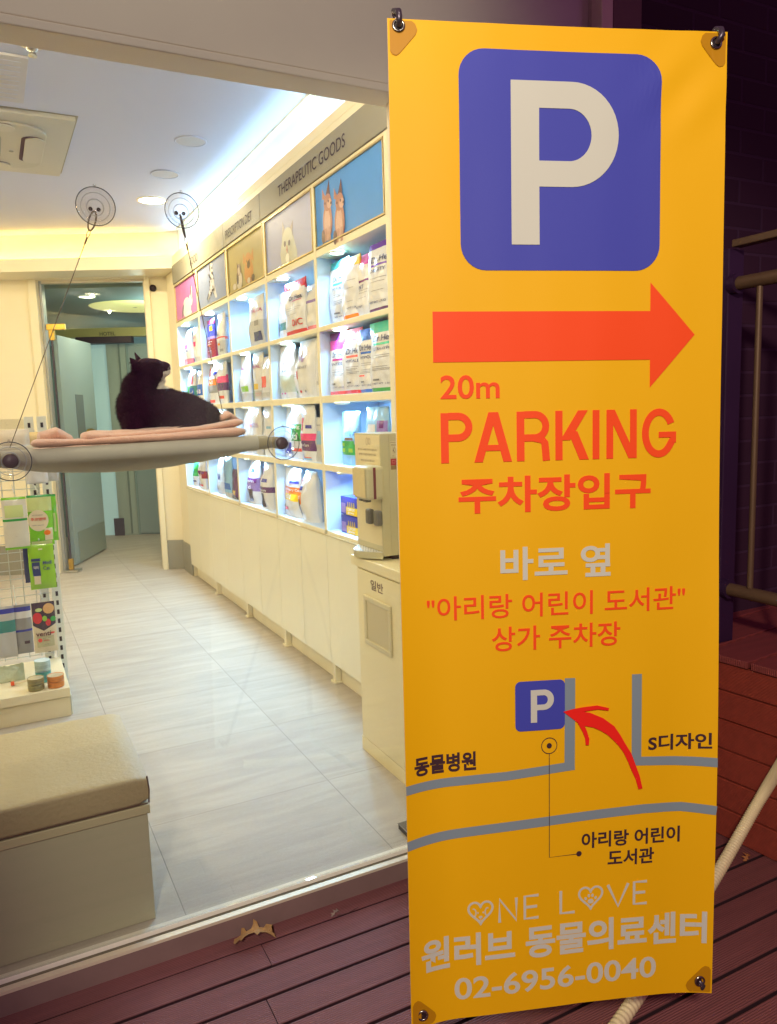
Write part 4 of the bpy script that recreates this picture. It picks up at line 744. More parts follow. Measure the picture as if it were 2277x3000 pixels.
# ================================================================== CAT
def make_cat():
    bm = bmesh.new()
    def elp(c, r, rot=0., ry=0.):
        M = Matrix.Translation(c) @ Matrix.Rotation(rot, 4, 'Y') @ Matrix.Diagonal((*r, 1))
        bmesh.ops.create_uvsphere(bm, u_segments=28, v_segments=18, radius=1, matrix=M)
    def limb(pts, rs):
        for i in range(len(pts)-1):
            a, b_ = Vector(pts[i]), Vector(pts[i+1]); n = max(2, int((b_-a).length/.006))
            for k in range(n+1):
                t = k/n; r = rs[i]*(1-t)+rs[i+1]*t
                bmesh.ops.create_uvsphere(bm, u_segments=14, v_segments=10, radius=r, matrix=Matrix.Translation(a.lerp(b_, t)))
    Y = 2.18
    elp((.470, Y+.015, 1.398), (.110, .082, .066), .16)            # trunk
    elp((.525, Y+.02, 1.386), (.072, .085, .055), .30)             # haunch
    elp((.425, Y+.005, 1.418), (.085, .070, .060), .22)            # back
    elp((.372, Y, 1.420), (.064, .060, .070), .0)                  # shoulders
    elp((.352, Y-.015, 1.385), (.036, .046, .055), 0)              # chest
    elp((.372, Y, 1.468), (.047, .046, .052), -.35)                # neck
    elp((.388, Y, 1.500), (.036, .040, .036), -.5)
    elp((.394, Y, 1.525), (.039, .041, .031), -.12)                # skull
    elp((.412, Y, 1.535), (.030, .031, .020), .1)                  # forehead
    for q in (-1, 1): elp((.412, Y+q*.020, 1.516), (.026, .018, .019), 0)    # cheeks
    elp((.434, Y, 1.533), (.024, .0185, .0150), .05)                # muzzle bridge
    elp((.4455, Y, 1.5325), (.0125, .0140, .0120), 0)                # nose end
    for q in (-1, 1): elp((.4435, Y+q*.0075, 1.5265), (.0130, .0095, .0095), 0)   # whisker pads
    elp((.4415, Y, 1.5150), (.0165, .0130, .0090), -.30)             # chin
    limb([(.430, Y, 1.508), (.408, Y, 1.478)], [.013, .022])       # throat
    limb([(.345, Y-.035, 1.40), (.335, Y-.04, 1.36), (.325, Y-.05, 1.355)], [.024, .016, .015])
    limb([(.350, Y+.03, 1.40), (.345, Y+.03, 1.36), (.33, Y+.03, 1.355)], [.024, .016, .015])
    limb([(.54, Y-.05, 1.385), (.50, Y-.075, 1.362), (.46, Y-.08, 1.356)], [.030, .020, .014])
    limb([(.57, Y+.03, 1.37), (.60, Y-.01, 1.362), (.58, Y-.06, 1.365), (.54, Y-.085, 1.362)], [.014, .012, .011, .009])
    # ears: curved leaf shapes with thickness
    for tip, b1, b2, yy in (((.3480, Y-.022, 1.5545), (.3545, Y-.026, 1.516), (.3765, Y-.018, 1.5440), -1), ((.3690, Y+.020, 1.5720), (.3710, Y+.010, 1.540), (.3880, Y+.026, 1.5500), 1)):
        a, b_, c = Vector(tip), Vector(b1), Vector(b2)
        for u in range(19):
            t = u/18; l = a.lerp(b_, t); r = a.lerp(c, t); w = (l-r).length
            for k in range(max(2, int(w/.0028)+1)):
                s_ = k/max(1, int(w/.0028)); p = l.lerp(r, s_); p.y += yy*.006*math.sin(math.pi*s_)*t
                bmesh.ops.create_uvsphere(bm, u_segments=8, v_segments=6, radius=.0026, matrix=Matrix.Translation(p))
    me = bpy.data.meshes.new('cat'); bm.to_mesh(me); bm.free()
    o = bpy.data.objects.new('cat', me); COL.objects.link(o)
    r = o.modifiers.new('r', 'REMESH'); r.mode = 'VOXEL'; r.voxel_size = .0024
    s_ = o.modifiers.new('s', 'SMOOTH'); s_.iterations = 8; s_.factor = .5
    dg = bpy.context.evaluated_depsgraph_get(); dg.update()
    m2 = bpy.data.meshes.new_from_object(o.evaluated_get(dg)); o.modifiers.clear(); o.data = m2; bpy.data.meshes.remove(me)
    BLK = mat('black_fur', (46, 10, 36), .7, spec=.14, var=.35, vscale=90, bump=.5, bscale=500, stretch=(1, 1, 3)); WHT = mat('white_fur', (244, 238, 224), .85, bump=.4, bscale=400)
    NOSE = mat('nose_leather', (58, 46, 74), .45)
    for m in (BLK, WHT, NOSE): m2.materials.append(m)
    def zone(c):
        x, y, z = c
        if x > .4530 and z > 1.527 and z < 1.545: return 2
        edge = 1.513+(x-.432)*.30+.002*noise.noise((x*200, y*200, z*200))
        if .430 < x < .47 and 1.500 < z < edge+.004: return 1
        if x > .404+.0 and 1.472 < z < 1.515 and (x-.404) > (z-1.472)*.62+.006: return 1
        return 0
    rf = random.Random(4); tv = []; tf = []; tm = []
    vs = [v.co.copy() for v in m2.vertices]; fs = [tuple(p.vertices) for p in m2.polygons]; ms = [zone(p.center) for p in m2.polygons]
    base = len(vs)
    for p in m2.polygons:
        if rf.random() < .75 and p.center.z > 1.356 and not (p.center.x > .425 and p.center.z > 1.50) and not (p.center.z > 1.545):
            n = p.normal; d = Vector((.55, 0, -.35)) if p.center.x > .42 else Vector((-.25, 0, -.8))
            t = (n*.75+d*.55+Vector((rf.uniform(-.3, .3), rf.uniform(-.3, .3), rf.uniform(-.3, .3)))).normalized()
            w = t.cross(n); w = (w.normalized() if w.length > 1e-4 else n.orthogonal())*.0007; l = rf.uniform(.004, .0095); k = len(vs)
            vs += [p.center-w, p.center+w, p.center+t*l]; fs.append((k, k+1, k+2)); ms.append(zone(p.center) if zone(p.center) < 2 else 0)
    m3 = bpy.data.meshes.new('cat'); m3.from_pydata([tuple(v) for v in vs], [], fs)
    for m in (BLK, WHT, NOSE): m3.materials.append(m)
    m3.polygons.foreach_set('material_index', ms); m3.polygons.foreach_set('use_smooth', [True]*len(fs)); m3.update(); o.data = m3
    tag(o, 'black cat with a white chin looking up from the pink blanket', 'cat')
    EY = mat('cat_eye', (196, 196, 110), .08, coat=1.)
    for q, nm in ((-1, 'eye'), (1, 'eye')):
        m_ = MB(); c = Vector((.4235, Y+q*.0185, 1.5355)); ax = Vector((.55, q*.75, .35))
        m_.lathe([(.0062, -.001), (.0056, .0022), (.0034, .0040), (.0003, .0048)], c, ax, EY, 16); m_.lathe([(.0020, .0046), (.0003, .0051)], c, ax, DARK, 10)
        e = m_.build(nm, o)
    m_ = MB()
    for q in (-1, 1):
        for k in range(6):
            p = Vector((.446, Y+q*.012, 1.5205+.0015*(k % 3))); d = Vector((.25-.15*k/5, q*.9, -.25+.12*k)).normalized()
            m_.tube([p, p+d*.02, p+d*.042+Vector((0, 0, -.004))], .0002, mat('whisker', (236, 236, 236), .5), 4)
    m_.build('whiskers', o)
make_cat()

# ================================================================== DISPLAY RACK AND ITS GOODS
RK = mat('rack_cream', (238, 226, 190), .45, var=.03, vscale=6); RKW = mat('rack_white', (226, 228, 220), .4)
WIRE = mat('rack_wire', (196, 204, 204), .35, .6)
rk = thing('display_rack', 'cream gondola rack with slotted posts and a wire back hung with pet snacks', 'display rack', (-.3, 3.9, FL))
for xa in (.212, .155, -.62):
    mb = MB(); mb.box(xa, xa+.042, 4.158, 4.19, FL, 1.415, RKW)
    for k in range(28): mb.box(xa+.015, xa+.027, 4.1562, 4.1578, 1.385-k*.047-.024, 1.385-k*.047, DARK)
    mb.build('post', rk)
mb = MB(); mb.box(-1.0, .152, 4.16, 4.185, 1.36, 1.406, RK); mb.build('top_rail', rk, .002)
mb = MB()
for k in range(26): mb.tube([(-1., 4.148, 1.33-k*.044), (.205, 4.148, 1.33-k*.044)], .0022, WIRE, 6)
for k in range(22): mb.tube([(.195-k*.055, 4.152, .22), (.195-k*.055, 4.152, 1.35)], .0022, WIRE, 6)
mb.build('wire_back', rk)
mb = MB(); mb.box(-1.0, .224, 3.643, 4.155, .157, .200, RK); mb.build('base_shelf', rk, .003)
mb = MB(); mb.box(-1.0, .222, 3.653, 4.15, FL, .1535, RK); mb.build('kick_panel', rk, .002)
mb = MB(); mb.box(.2245, .229, 3.665, 4.15, FL, .1565, RKW)
for k in range(2): mb.box(.2292, .2300, 3.68, 3.70, .085+k*.045, .105+k*.045, DARK)
mb.build('side_panel', rk)
mb = MB()
for x, z in ((.17, 1.075), (.075, 1.078), (.155, .862), (.148, .595), (.04, .585), (-.02, 1.07), (.05, 1.20), (.16, 1.20)): mb.tube([(x, 4.146, z+.012), (x, 3.735, z+.004), (x, 3.722, z+.012)], .0025, WIRE, 6)
mb.build('hook', rk)
def pouch(label, x0, x1, z0, z1, y, m, bands=(), decals=(), texts=(), d=.022, seed=0, cat='snack pouch', group='snack pouches hanging on the rack', tilt=0.):
    sd = seed*5.17+1
    def F(u, v, s=-1, k=0.):
        t = .5*d*(max(0, 1-abs(2*u-1)**3)**.6)*(max(0, 1-abs(2*v-1)**5))+.0012+.004*noise.noise((u*3+sd, v*4, sd))*(1-abs(2*v-1)**4)
        return (x0+(x1-x0)*u+tilt*(v-.5)*.02+.0015*noise.noise((v*5, sd, 1)), y+s*(max(t, .0008)+k)+.006*noise.noise((v*2, sd, 4)), z0+(z1-z0)*v)
    def band(u, v):
        for a, b_, q in bands:
            if a <= v <= b_: return q
        return m
    mb = MB(); mb.grid(lambda u, v: F(u, v), 12, 22, m, True, band); mb.grid(lambda u, v: F(u, v, 1), 6, 12, m, True, band)
    for e in (0, 1):
        mb.grid(lambda s, v: tuple(Vector(F(e, v)).lerp(Vector(F(e, v, 1)), s)), 1, 12, m, True, lambda s, v: band(0, v)); mb.grid(lambda s, u: tuple(Vector(F(u, e)).lerp(Vector(F(u, e, 1)), s)), 1, 6, m, True, lambda s, u: band(0, e))
    for j, q in enumerate(decals):
        if len(q) == 5:
            u0, u1, v0, v1, c = q; mb.grid(lambda a, b_: F(u0+(u1-u0)*a, v0+(v1-v0)*b_, -1, .0012+.0004*j), 6, 6, c)
        else:
            pts, c = q; put_flat(mb, pts, [tuple(range(len(pts)))], lambda u, v: F(u, v, -1, .0015+.0004*j), c, .05)
    for j, (s, u0, u1, v0, v1, c) in enumerate(texts): put_text(mb, s, lambda u, v: F(u, v, -1, .0055), u0, u1, v0, v1, c, .02, cuts=.04)
    return tag(mb.build('snack_pouch'), label, cat, group)
LIME = foil('bright_lime', (120, 200, 30)); PGR = foil('pale_green', (206, 222, 150)); CRM = foil('cream', (232, 222, 190)); CLR = glassy('clear_bag', (.97, .97, .95), .10, .12, .5)
pouch('bright green snack pouch with a round cream label and red lettering', .121, .220, .842, 1.068, 3.745, LIME, ((.955, 1, PC['green']), (.70, .95, PGR)), [(ell(.40, .50, .42, .21), CRM), (.62, .95, .1, .34, CRM), (ell(.72, .25, .14, .05), PC['orange']), (.05, .9, .02, .09, PGR)], [('후코명태', .08, .70, .50, .56, INKR), ('자연담은', .15, .6, .60, .62, INKG), ('100% natural', .12, .6, .40, .42, INKG)], seed=1)
pouch('green snack pouch peeking out behind the one with the round label', .145, .243, .850, 1.062, 3.80, LIME, ((.95, 1, PC['green']),), [(.82, .92, .2, .6, PGR)], (), seed=2)
pouch('pale clear and green snack pouch left of the round labelled one', .020, .118, .836, 1.066, 3.735, foil('pale_clear', (222, 220, 206)), ((.95, 1, LIME), (0, .025, LIME), (.56, .60, PC['green'])), [(.1, .85, .62, .85, PGR)], (), seed=3)
pouch('lime green cat litter snack pouch with a dark bottle print', .106, .212, .645, .852, 3.742, foil('medi_lime', (150, 206, 40)), (), [(.10, .44, .62, .68, PC['navy']), (.12, .42, .30, .60, PC['navy']), (.15, .40, .12, .30, CRM), (.40, .56, .86, .89, CRM)], [('Medi', .54, .88, .54, .62, INK), ('Cat', .54, .80, .42, .50, INK), ('닥터', .18, .36, .45, .52, INKW)]+[], seed=4)
pouch('dark blue pouch hidden behind the lime green one', .088, .18, .668, .84, 3.80, PC['navy'], (), (), (), seed=5)
pouch('cream snack pouch with a photo of tomatoes and leaves, lettered in dark red', .099, .196, .352, .584, 3.742, CRM, (), [([(0.01, 1), (.99, 1), (.99, .56), (.45, .44), (.01, .56)], PC['dark']), (ell(.22, .70, .20, .11), PC['red']), (ell(.66, .60, .11, .07), PC['red']), (ell(.52, .68, .10, .055), PC['lime']), (ell(.30, .86, .15, .035), PGR), (ell(.72, .87, .24, .10), foil('noodle', (226, 176, 116))), (ell(.88, .66, .12, .05), PC['green']), (.12, .86, .12, .33, foil('label_sage', (196, 194, 156))), (ell(.26, .26, .09, .04), PC['coral']), (ell(.80, .385, .11, .02), PC['coral'])], [('venti', .10, .74, .34, .43, mat('venti_ink', (90, 24, 44), .5)), ('SPECIAL', .40, .66, .235, .26, INKR), ('고양이 간식', .38, .7, .29, .31, INKG), ('net 70g', .42, .62, .16, .18, INKG)], seed=6)
pouch('grey pouch with a violet top stripe, left of the tomato pouch', .025, .098, .345, .572, 3.80, PC['grey'], ((.86, .95, PC['cobalt']), (.74, .86, PW), (.45, .5, PC['cobalt'])), [(.5, .8, .2, .26, PC['dark'])], (), seed=7)
pouch('grey green pouch with a violet stripe at the left edge of the rack', -.06, .030, .340, .575, 3.79, PC['silver'], ((.86, .95, PC['cobalt']), (.5, .72, PC['teal'])), (), (), seed=8)
pouch('small clear white bag with a dark violet label hanging just under the perch', .125, .215, 1.12, 1.225, 3.72, PW, ((0, .06, PC['silver']),), [(.15, .85, .62, .78, PC['cobalt']), (.2, .5, .66, .74, PC['violet'])], (), seed=9)
pouch('small clear bag with brown contents beside the violet labelled bag under the perch', .215, .262, 1.125, 1.225, 3.75, PC['silver'], ((.6, .85, PC['brown']),), (), (), seed=10)
pouch('clear crinkled bag with white contents behind the left end of the perch', .03, .155, 1.21, 1.36, 3.72, foil('crinkle', (226, 216, 200), .5), (), [(.72, .98, .36, .55, PC['blue']), (.1, .9, .25, .30, PC['purple'])], (), seed=11, d=.05)
pouch('cream crinkled bag hanging at the top right of the rack', .140, .222, 1.22, 1.345, 3.76, foil('crinkle_yellow', (232, 206, 150), .5), (), (), (), seed=12, d=.05)
def can(x, y, z, r, h, m, lid, label, group='small tins on the rack base'):
    mb = MB(); mb.lathe([(.0005, 0), (r*.95, 0), (r, .003), (r, h*.30)], (x, y, z), (0, 0, 1), m, 28); mb.lathe([(r*1.001, h*.30), (r*1.001, h*.62)], (x, y, z), (0, 0, 1), mat('tin_band_'+m.name, tuple(int(255*min(1, c)**.45*.92) for c in m.node_tree.nodes['Principled BSDF'].inputs[0].default_value[:3]), .35, var=.35, vscale=60), 28)
    mb.lathe([(r, h*.62), (r, h-.003), (r*1.02, h-.001), (r*.99, h), (r*.93, h-.002)], (x, y, z), (0, 0, 1), m, 28); mb.lathe([(r*.93, h-.002), (.0005, h-.002)], (x, y, z), (0, 0, 1), lid, 28)
    tag(mb.build('tin'), label, 'tin', group)
LID = mat('tin_lid', (214, 204, 176), .3, .5, var=.25, vscale=60); TA = mat('tin_olive', (150, 142, 96), .35, .2, var=.3, vscale=40); TB = mat('tin_orange', (222, 140, 66), .35, .2, var=.15, vscale=40); TC = mat('tin_teal', (90, 176, 180), .35, .1, var=.2, vscale=30)
can(.089, 3.694, .2005, .0345, .0275, TA, LID, 'olive tin at the bottom of the left stack on the rack base'); can(.089, 3.694, .2285, .0345, .0275, TA, LID, 'olive tin on top of the left stack on the rack base')
can(.171, 3.692, .2005, .0355, .0265, TB, LID, 'orange tin at the bottom of the right stack on the rack base'); can(.171, 3.692, .2275, .0355, .0265, TB, LID, 'orange tin on top of the right stack on the rack base')
can(.126, 3.80, .2005, .034, .050, TC, LID, 'teal tin at the bottom of the stack behind the olive and orange tins'); can(.126, 3.80, .2510, .034, .050, mat('tin_pale_blue', (186, 216, 220), .35, .1, var=.2, vscale=30), mat('tin_lid_pale', (216, 232, 232), .3, var=.1), 'pale blue tin on top of the stack behind the olive and orange tins')
mb = MB(); mb.grid(lambda u, v: (-.08+.13*u, 3.86+.03*v, .204+.07*v+.015*noise.noise((u*7, v*7, 3))), 16, 10, foil('crinkle_green', (200, 206, 170), .5)); mb.grid(lambda u, v: (-.08+.13*u, 3.865+.03*v, .2015+.068*v), 8, 4, MATS['foil_crinkle_green']); mb.tube([(.0, 3.80, .21), (.03, 3.79, .215), (.088, 3.80, .222)], .005, mat('toy_stick', (240, 226, 196), .5), 8); mb.tube([(-.012, 3.80, .212), (.003, 3.80, .212)], .010, mat('toy_orange', (240, 96, 40), .5), 10)
tag(mb.build('wrapped_toy'), 'crinkled pack with an orange tipped stick lying left of the tins', 'toy pack')

# ================================================================== OUTSIDE RIGHT: PLATFORM, RAILING, HOSE
P0 = Vector((1.987, 1.626, 0)); EE = Vector((.1123, -.9937, 0)); PN = Vector((.9937, .1123, 0))      # along the face towards the street; into the platform
def Pf(v): return P0+EE*v[0]+PN*v[1]+Vector((0, 0, v[2]))
pl = thing('raised_platform', 'red brown board clad raised platform right of the banner', 'platform', tuple(P0+PN*.6))
FM = board_mat('cladding_board', (158, 62, 44), 'Z', 70.)
zb = [0, .098, .197, .295, .392, .488, .577]
mb = MB()
for i in range(6): mb.box(-.30, 2.2, 0, .022, zb[i]+.003, zb[i+1]-.003, FM, T=Pf)
mb.box(-.30, 2.2, .024, .04, 0, .572, SUB, T=Pf); mb.build('cladding', pl, .0015)
TM = board_mat('platform_top_board', (140, 60, 56), 'Y', 52.)
mb = MB(); s_ = -.30
for a, b_ in ((-.30, -.21), (-.20, -.055), (-.043, .10), (.112, .255), (.267, .41), (.422, .57), (.58, .73), (.74, .89), (.90, 1.05), (1.06, 1.21), (1.22, 1.5)): mb.box(a, b_, -.004, 2.4, .5785, .6005, TM, T=Pf)
mb.build('top_board', pl, .002)
mb = MB(); mb.box(-.30, -.115, .025, .07, .601, .640, TM, T=Pf); mb.build('kerb_board', pl, .002)
rl = thing('railing', 'dark post railing with pale flat and round rails on the platform', 'railing', (2.11, 1.69, .6))
PST = mat('post_dark_paint', (54, 30, 62), .45, .2, var=.2, vscale=6); RL = mat('rail_paint', (106, 82, 60), .5, .3, var=.12, vscale=20)
mb = MB(); mb.box(2.078, 2.146, 1.70, 1.76, .6006, 1.86, PST); mb.build('post', rl, .003)
mb = MB(); mb.box(2.080, 2.122, .4, 1.695, 1.862, 1.884, RL); mb.build('handrail', rl, .003)
for z_ in (1.752, .786): mb = MB(); mb.tube([(2.095, 1.675, z_), (2.095, .4, z_)], .021, RL, 16); mb.tube([(2.095, 1.70, z_), (2.095, 1.6745, z_)], .031, PST, 16); mb.build('rail', rl)
for k in range(4):
    mb = MB(); mb.tube([(2.092, 1.600-k*.13, .806), (2.092, 1.600-k*.13, 1.732)], .0095, RL, 12); mb.build('baluster', rl)
hs = MB(); pts = []; rs = []
a, b_ = Vector((1.209, 1.196, .022)), Vector((1.680, 1.376, .062)); c = Vector((1.930, 1.425, .210)); d = Vector((1.930, 1.338, .395))
path = [a-(b_-a)*.9+Vector((0, 0, .03)), a, b_, c, d, Vector((1.925, 1.250, .570))]; N = 700
def cr(p0, p1, p2, p3, t): return .5*((2*p1)+(-p0+p2)*t+(2*p0-5*p1+4*p2-p3)*t*t+(-p0+3*p1-3*p2+p3)*t**3)
full = [path[0]]+path+[path[-1]]
for k in range(N+1):
    t = k/N*(len(path)-1); i = min(int(t), len(path)-2); pts.append(cr(full[i], full[i+1], full[i+2], full[i+3], t-i)); rs.append(.0172 if k % 4 < 2 else .0152)
for p in pts: p.z = max(p.z, .0180)
hs.tube(pts, .02, mat('hose_white', (226, 210, 168), .5, var=.06, vscale=20), 14, True, rs)
tag(hs.build('corrugated_hose'), 'pale ribbed plastic hose running up from the deck behind the banner', 'hose')

# fallen leaves
def leaf(label, c, ang, s, arch, rgb, tw):
    pts = [(-1, .05), (-.93, .30), (-.80, .16), (-.62, .13), (-.52, .62), (-.40, .50), (-.34, .15), (-.1, .17), (.04, .42), (.10, .74), (.24, .55), (.30, .18), (.52, .16), (.70, .40), (1.02, .46), (.86, .24), (.74, .08), (.98, -.02), (1.06, -.26), (.80, -.16), (.60, -.12), (.3, -.17), (.12, -.40), (0, -.15), (-.28, -.17), (-.5, -.22), (-.66, -.42), (-.74, -.16), (-.95, -.28)]
    ca, sa = math.cos(ang), math.sin(ang)
    def P(u, v, t): x, y = u*s, v*s; z = .006+arch*s*(1-u*u)+.15*s*v*v+tw*s*u*v; return (c[0]+x*ca-y*sa, c[1]+x*sa+y*ca, c[2]+max(z, .001)+t)
    mb = MB(); n = len(pts); m = mat('leaf_'+str(rgb[0]), rgb, .7, var=.35, vscale=30, bump=.3, bscale=60)
    for t, k in ((0, 0), (-.0006, 1)):
        mid = [P(u, 0, t) for u, v in pts]; mb.add([P(u, v, t) for u, v in pts]+mid, [(i, (i+1) % n, n+(i+1) % n, n+i) for i in range(n)], m, True)
    mb.tube([P(-1, 0, 0), P(0, 0, .0008), P(1, 0, 0)], .0009, m, 6); return tag(mb.build('fallen_leaf'), label, 'leaf', 'fallen leaves on the deck')
leaf('curled pale brown lobed leaf lying against the window frame', (.512, 1.866, .002), -.15, .054, .42, (176, 136, 84), .3)
leaf('small grey crumpled leaf scrap on the deck left of the banner', (.742, 1.852, .002), .5, .016, .3, (150, 128, 116), .4)
leaf('small brown leaf in the corner where the deck meets the platform', (1.945, 1.465, .002), .3, .022, .4, (170, 110, 66), .3)
mb = MB(); mb.tube([(.745, 1.845, .004), (.775, 1.838, .007), (.812, 1.85, .004)], .0012, mat('twig', (96, 60, 60), .8), 6); tag(mb.build('twig'), 'thin dry twig on the deck board by the leaf scrap', 'twig')

# ================================================================== BANNER
BT = Vector((.6776, 1.2733, 2.0736)); E1 = Vector((.93811, -.34620, -.00974)); E2 = Vector((-.01922, -.02395, -.99953)); BN = Vector((-.34581, -.93785, .02912)); BW, BH = .63, 1.8873
def curl(u, v):
    f = max(0, min(1, (v-.45)/1.1)); f = f*f*(3-2*f); w = 0
    if u < .10: w += .024*((.10-u)/.10)**2
    if u > .53: w += .013*((u-.53)/.10)**2
    top = max(0, 1-v/.25)**2
    w = w*f - .004*top*math.sin(math.pi*u/BW)
    w += .0085*noise.noise((u*2.6+3, v*1.7, .3))*min(1, v*5)+.0016*noise.noise((u*5, v*2.4, .3))*min(1, v*6)+.0008*noise.noise((u*14, v*5, 7))
    # slack running in from the fixed corners
    w += .004*math.exp(-((u-.55)**2+(v-.10)**2)/.006)*math.sin((u+v)*46)*.7
    return w
def Bp(u, v, k=0.): return tuple(BT+E1*u+E2*v+BN*(curl(u, v)+k))
bnr = thing('parking_banner', 'tall yellow parking banner with a blue P panel and a red arrow', 'banner', tuple(BT+E1*.315+E2*BH))
YEL = mat('banner_yellow', (238, 180, 2), .55, spec=.35, var=.03, vscale=3, bump=.12, bscale=900)
BLU = mat('banner_blue', (66, 72, 176), .55, spec=.35, bump=.1, bscale=900); RED = mat('banner_red', (246, 78, 26), .55, spec=.35, bump=.1, bscale=900); RED2 = mat('banner_arrow_red', (240, 36, 26), .55, spec=.35)
BWH = mat('banner_cream', (204, 205, 194), .55, spec=.35, bump=.1, bscale=900); BGY = mat('banner_grey', (130, 146, 158), .55, spec=.35); BLK2 = mat('banner_black', (66, 42, 50), .55, spec=.35)
mb = MB(); mb.grid(lambda u, v: Bp(u*BW, v*BH), 63, 130, YEL); mb.grid(lambda u, v: Bp(u*BW, v*BH, -.0012), 63, 130, mat('banner_back', (220, 210, 190), .6)); mb.build('sheet', bnr)
CUT = .01
def flat(mb, pts, fs, m, k): put_flat(mb, pts, fs, lambda u, v: Bp(u, v, k), m, CUT)
def poly(mb, pts, m, k): flat(mb, pts, [tuple(range(len(pts)))], m, k)
def rrect(u0, u1, v0, v1, r): return rr_poly((u0+u1)/2, (v0+v1)/2, (u1-u0)/2, (v1-v0)/2, r, 8)
def P_letter(mb, u0, v0, v1, st, uR, vB, iT, iB, iR, m, k):
    o_, i_ = [], []; vm = (v0+vB)/2; ry = (vB-v0)/2; cu = uR-ry*.97; vmi = (iT+iB)/2; ryi = (iB-iT)/2; cui = iR-ryi*.92
    for q in range(25):
        a = math.radians(-90+180*q/24); o_.append((cu+(uR-cu)*math.cos(a), vm+ry*math.sin(a))); i_.append((cui+(iR-cui)*math.cos(a), vmi+ryi*math.sin(a)))
    o_ = [(st, v0)]+o_+[(st, vB)]; i_ = [(st, iT)]+i_+[(st, iB)]; n = len(o_)
    flat(mb, o_+i_, [(j, j+1, n+j+1, n+j) for j in range(n-1)], m, k); poly(mb, [(u0, v0), (st, v0), (st, v1), (u0, v1)], m, k)
mb = MB(); poly(mb, rrect(.1248, .5042, .0438, .4270, .047), BLU, .0012); pp = mb.build('parking_panel', bnr)
mb = MB(); P_letter(mb, .2196, .0954, .3812, .2722, .4226, .2784, .1418, .2331, .3709, BWH, .0024); mb.build('letter', pp)
mb = MB(); poly(mb, [(.0708, .5003), (.487, .5010), (.487, .4485), (.5757, .5454), (.4876, .6436), (.4873, .5912), (.0705, .5914)], RED, .0013); mb.build('arrow', bnr)
def bt(mb, s, u0, u1, vt, vb, m, bold=.0): put_text(mb, s, lambda u, v: Bp(u, v, .0016), u0, u1, vb, vt, m, bold, CUT)
def grotesk(mb, u0, u1, v0, v1):
    """PARKING in an even-weight condensed grotesque"""
    w = .0148; h = v1-v0; a = v0+.0062; b_ = v1-.0062
    def st(pts, ww=w, k=.0016): flat(mb, *stroke(pts, ww), RED, k)
    def bar(x0, x1, f0, f1, k=.0016): poly(mb, [(x0, v0+h*f0), (x1, v0+h*f0), (x1, v0+h*f1), (x0, v0+h*f1)], RED, k)
    def para(xa, fa, xb, fb, hw, k=.0017): poly(mb, [(xa, v0+h*fa), (xa+hw, v0+h*fa), (xb+hw, v0+h*fb), (xb, v0+h*fb)], RED, k)
    def bowl(x, xr, f, k=.0017):
        yb = v0+h*f-.0062; rx = .021; cx = xr-w/2-rx
        st([(x+w-.001, a), (cx, a), *ell(cx, (a+yb)/2, rx, (yb-a)/2, 18, -86, 86), (cx, yb), (x+w-.001, yb)], .0134, k)
    bar(.0825, .0825+w, 0, 1); bowl(.0825, .1430, .565)
    para(.1451, 1, .1728, 0, .0163); para(.2007, 1, .1750, 0, .0163, .0018); bar(.163, .199, .655, .775, .0019)
    bar(.2262, .2262+w, 0, 1); bowl(.2262, .2895, .60); st([(.2600, v0+h*.535), (.2745, v0+h*.57), (.2800, v0+h*.64), (.2815, v0+h*.80), (.2830, v1)], .0142, .0019)
    bar(.3006, .3006+w*.95, 0, 1); para(.3100, .60, .3448, 0, .0192); para(.3250, .42, .3478, 1, .0184, .0018)
    bar(.3735, .3735+w*.93, 0, 1)
    bar(.4012, .4148, 0, 1); bar(.4484, .4620, 0, 1); para(.4012, 0, .4455, 1, .0165)
    cx, cy, rx, ry = .5066, (v0+v1)/2, .0272, h/2-.0064
    st([*ell(cx, cy, rx, ry, 30, -27, -318), (.5345, cy+h*.14)], .0138); bar(.5062, .5412, .475, .595, .0019); bar(.5300, .5412, .56, .70, .0020)
mb = MB()
bt(mb, '20m', .083, .1946, .6150, .6584, RED, .014); grotesk(mb, .0825, .5412, .6838, .7762)
bt(mb, '주차장입구', .1141, .4905, .8035, .8722, RED, .026); bt(mb, '"아리랑 어린이 도서관"', .0500, .5620, 1.0280, 1.0745, RED, .010); bt(mb, '상가 주차장', .1748, .4298, 1.0918, 1.1395, RED, .012)
bt(mb, '바로 옆', .1928, .4095, .9385, 1.0025, BWH, .022)
bt(mb, '동물병원', .0180, .1408, 1.3340, 1.3720, BLK2, .034); bt(mb, 'S디자인', .4900, .6190, 1.3268, 1.3600, BLK2, .026); bt(mb, '아리랑 어린이', .3548, .5594, 1.5208, 1.5550, BLK2, .026); bt(mb, '도서관', .4097, .5065, 1.5630, 1.5972, BLK2, .026)
bt(mb, '원러브 동물의료센터', .0240, .6172, 1.7070, 1.7760, BWH, .030); bt(mb, '02-6956-0040', .0910, .5140, 1.8000, 1.8470, BWH, .016)
for pts, w in (([(.1845, 1.6914), (.1845, 1.6425), (.2190, 1.6900), (.2190, 1.6425)], .0060), ([(.2650, 1.6425), (.2365, 1.6425), (.2365, 1.6895), (.2650, 1.6895)], .0060), ([(.2365, 1.6655), (.2620, 1.6655)], .0060), ([(.3115, 1.6395), (.3115, 1.6870), (.3405, 1.6870)], .0060), ([(.4105, 1.6370), (.4320, 1.6845), (.4530, 1.6365)], .0060), ([(.4925, 1.6355), (.4655, 1.6355), (.4655, 1.6825), (.4925, 1.6825)], .0060), ([(.4655, 1.6585), (.4890, 1.6585)], .0060)):
    flat(mb, *stroke(pts, w), BWH, .0016)
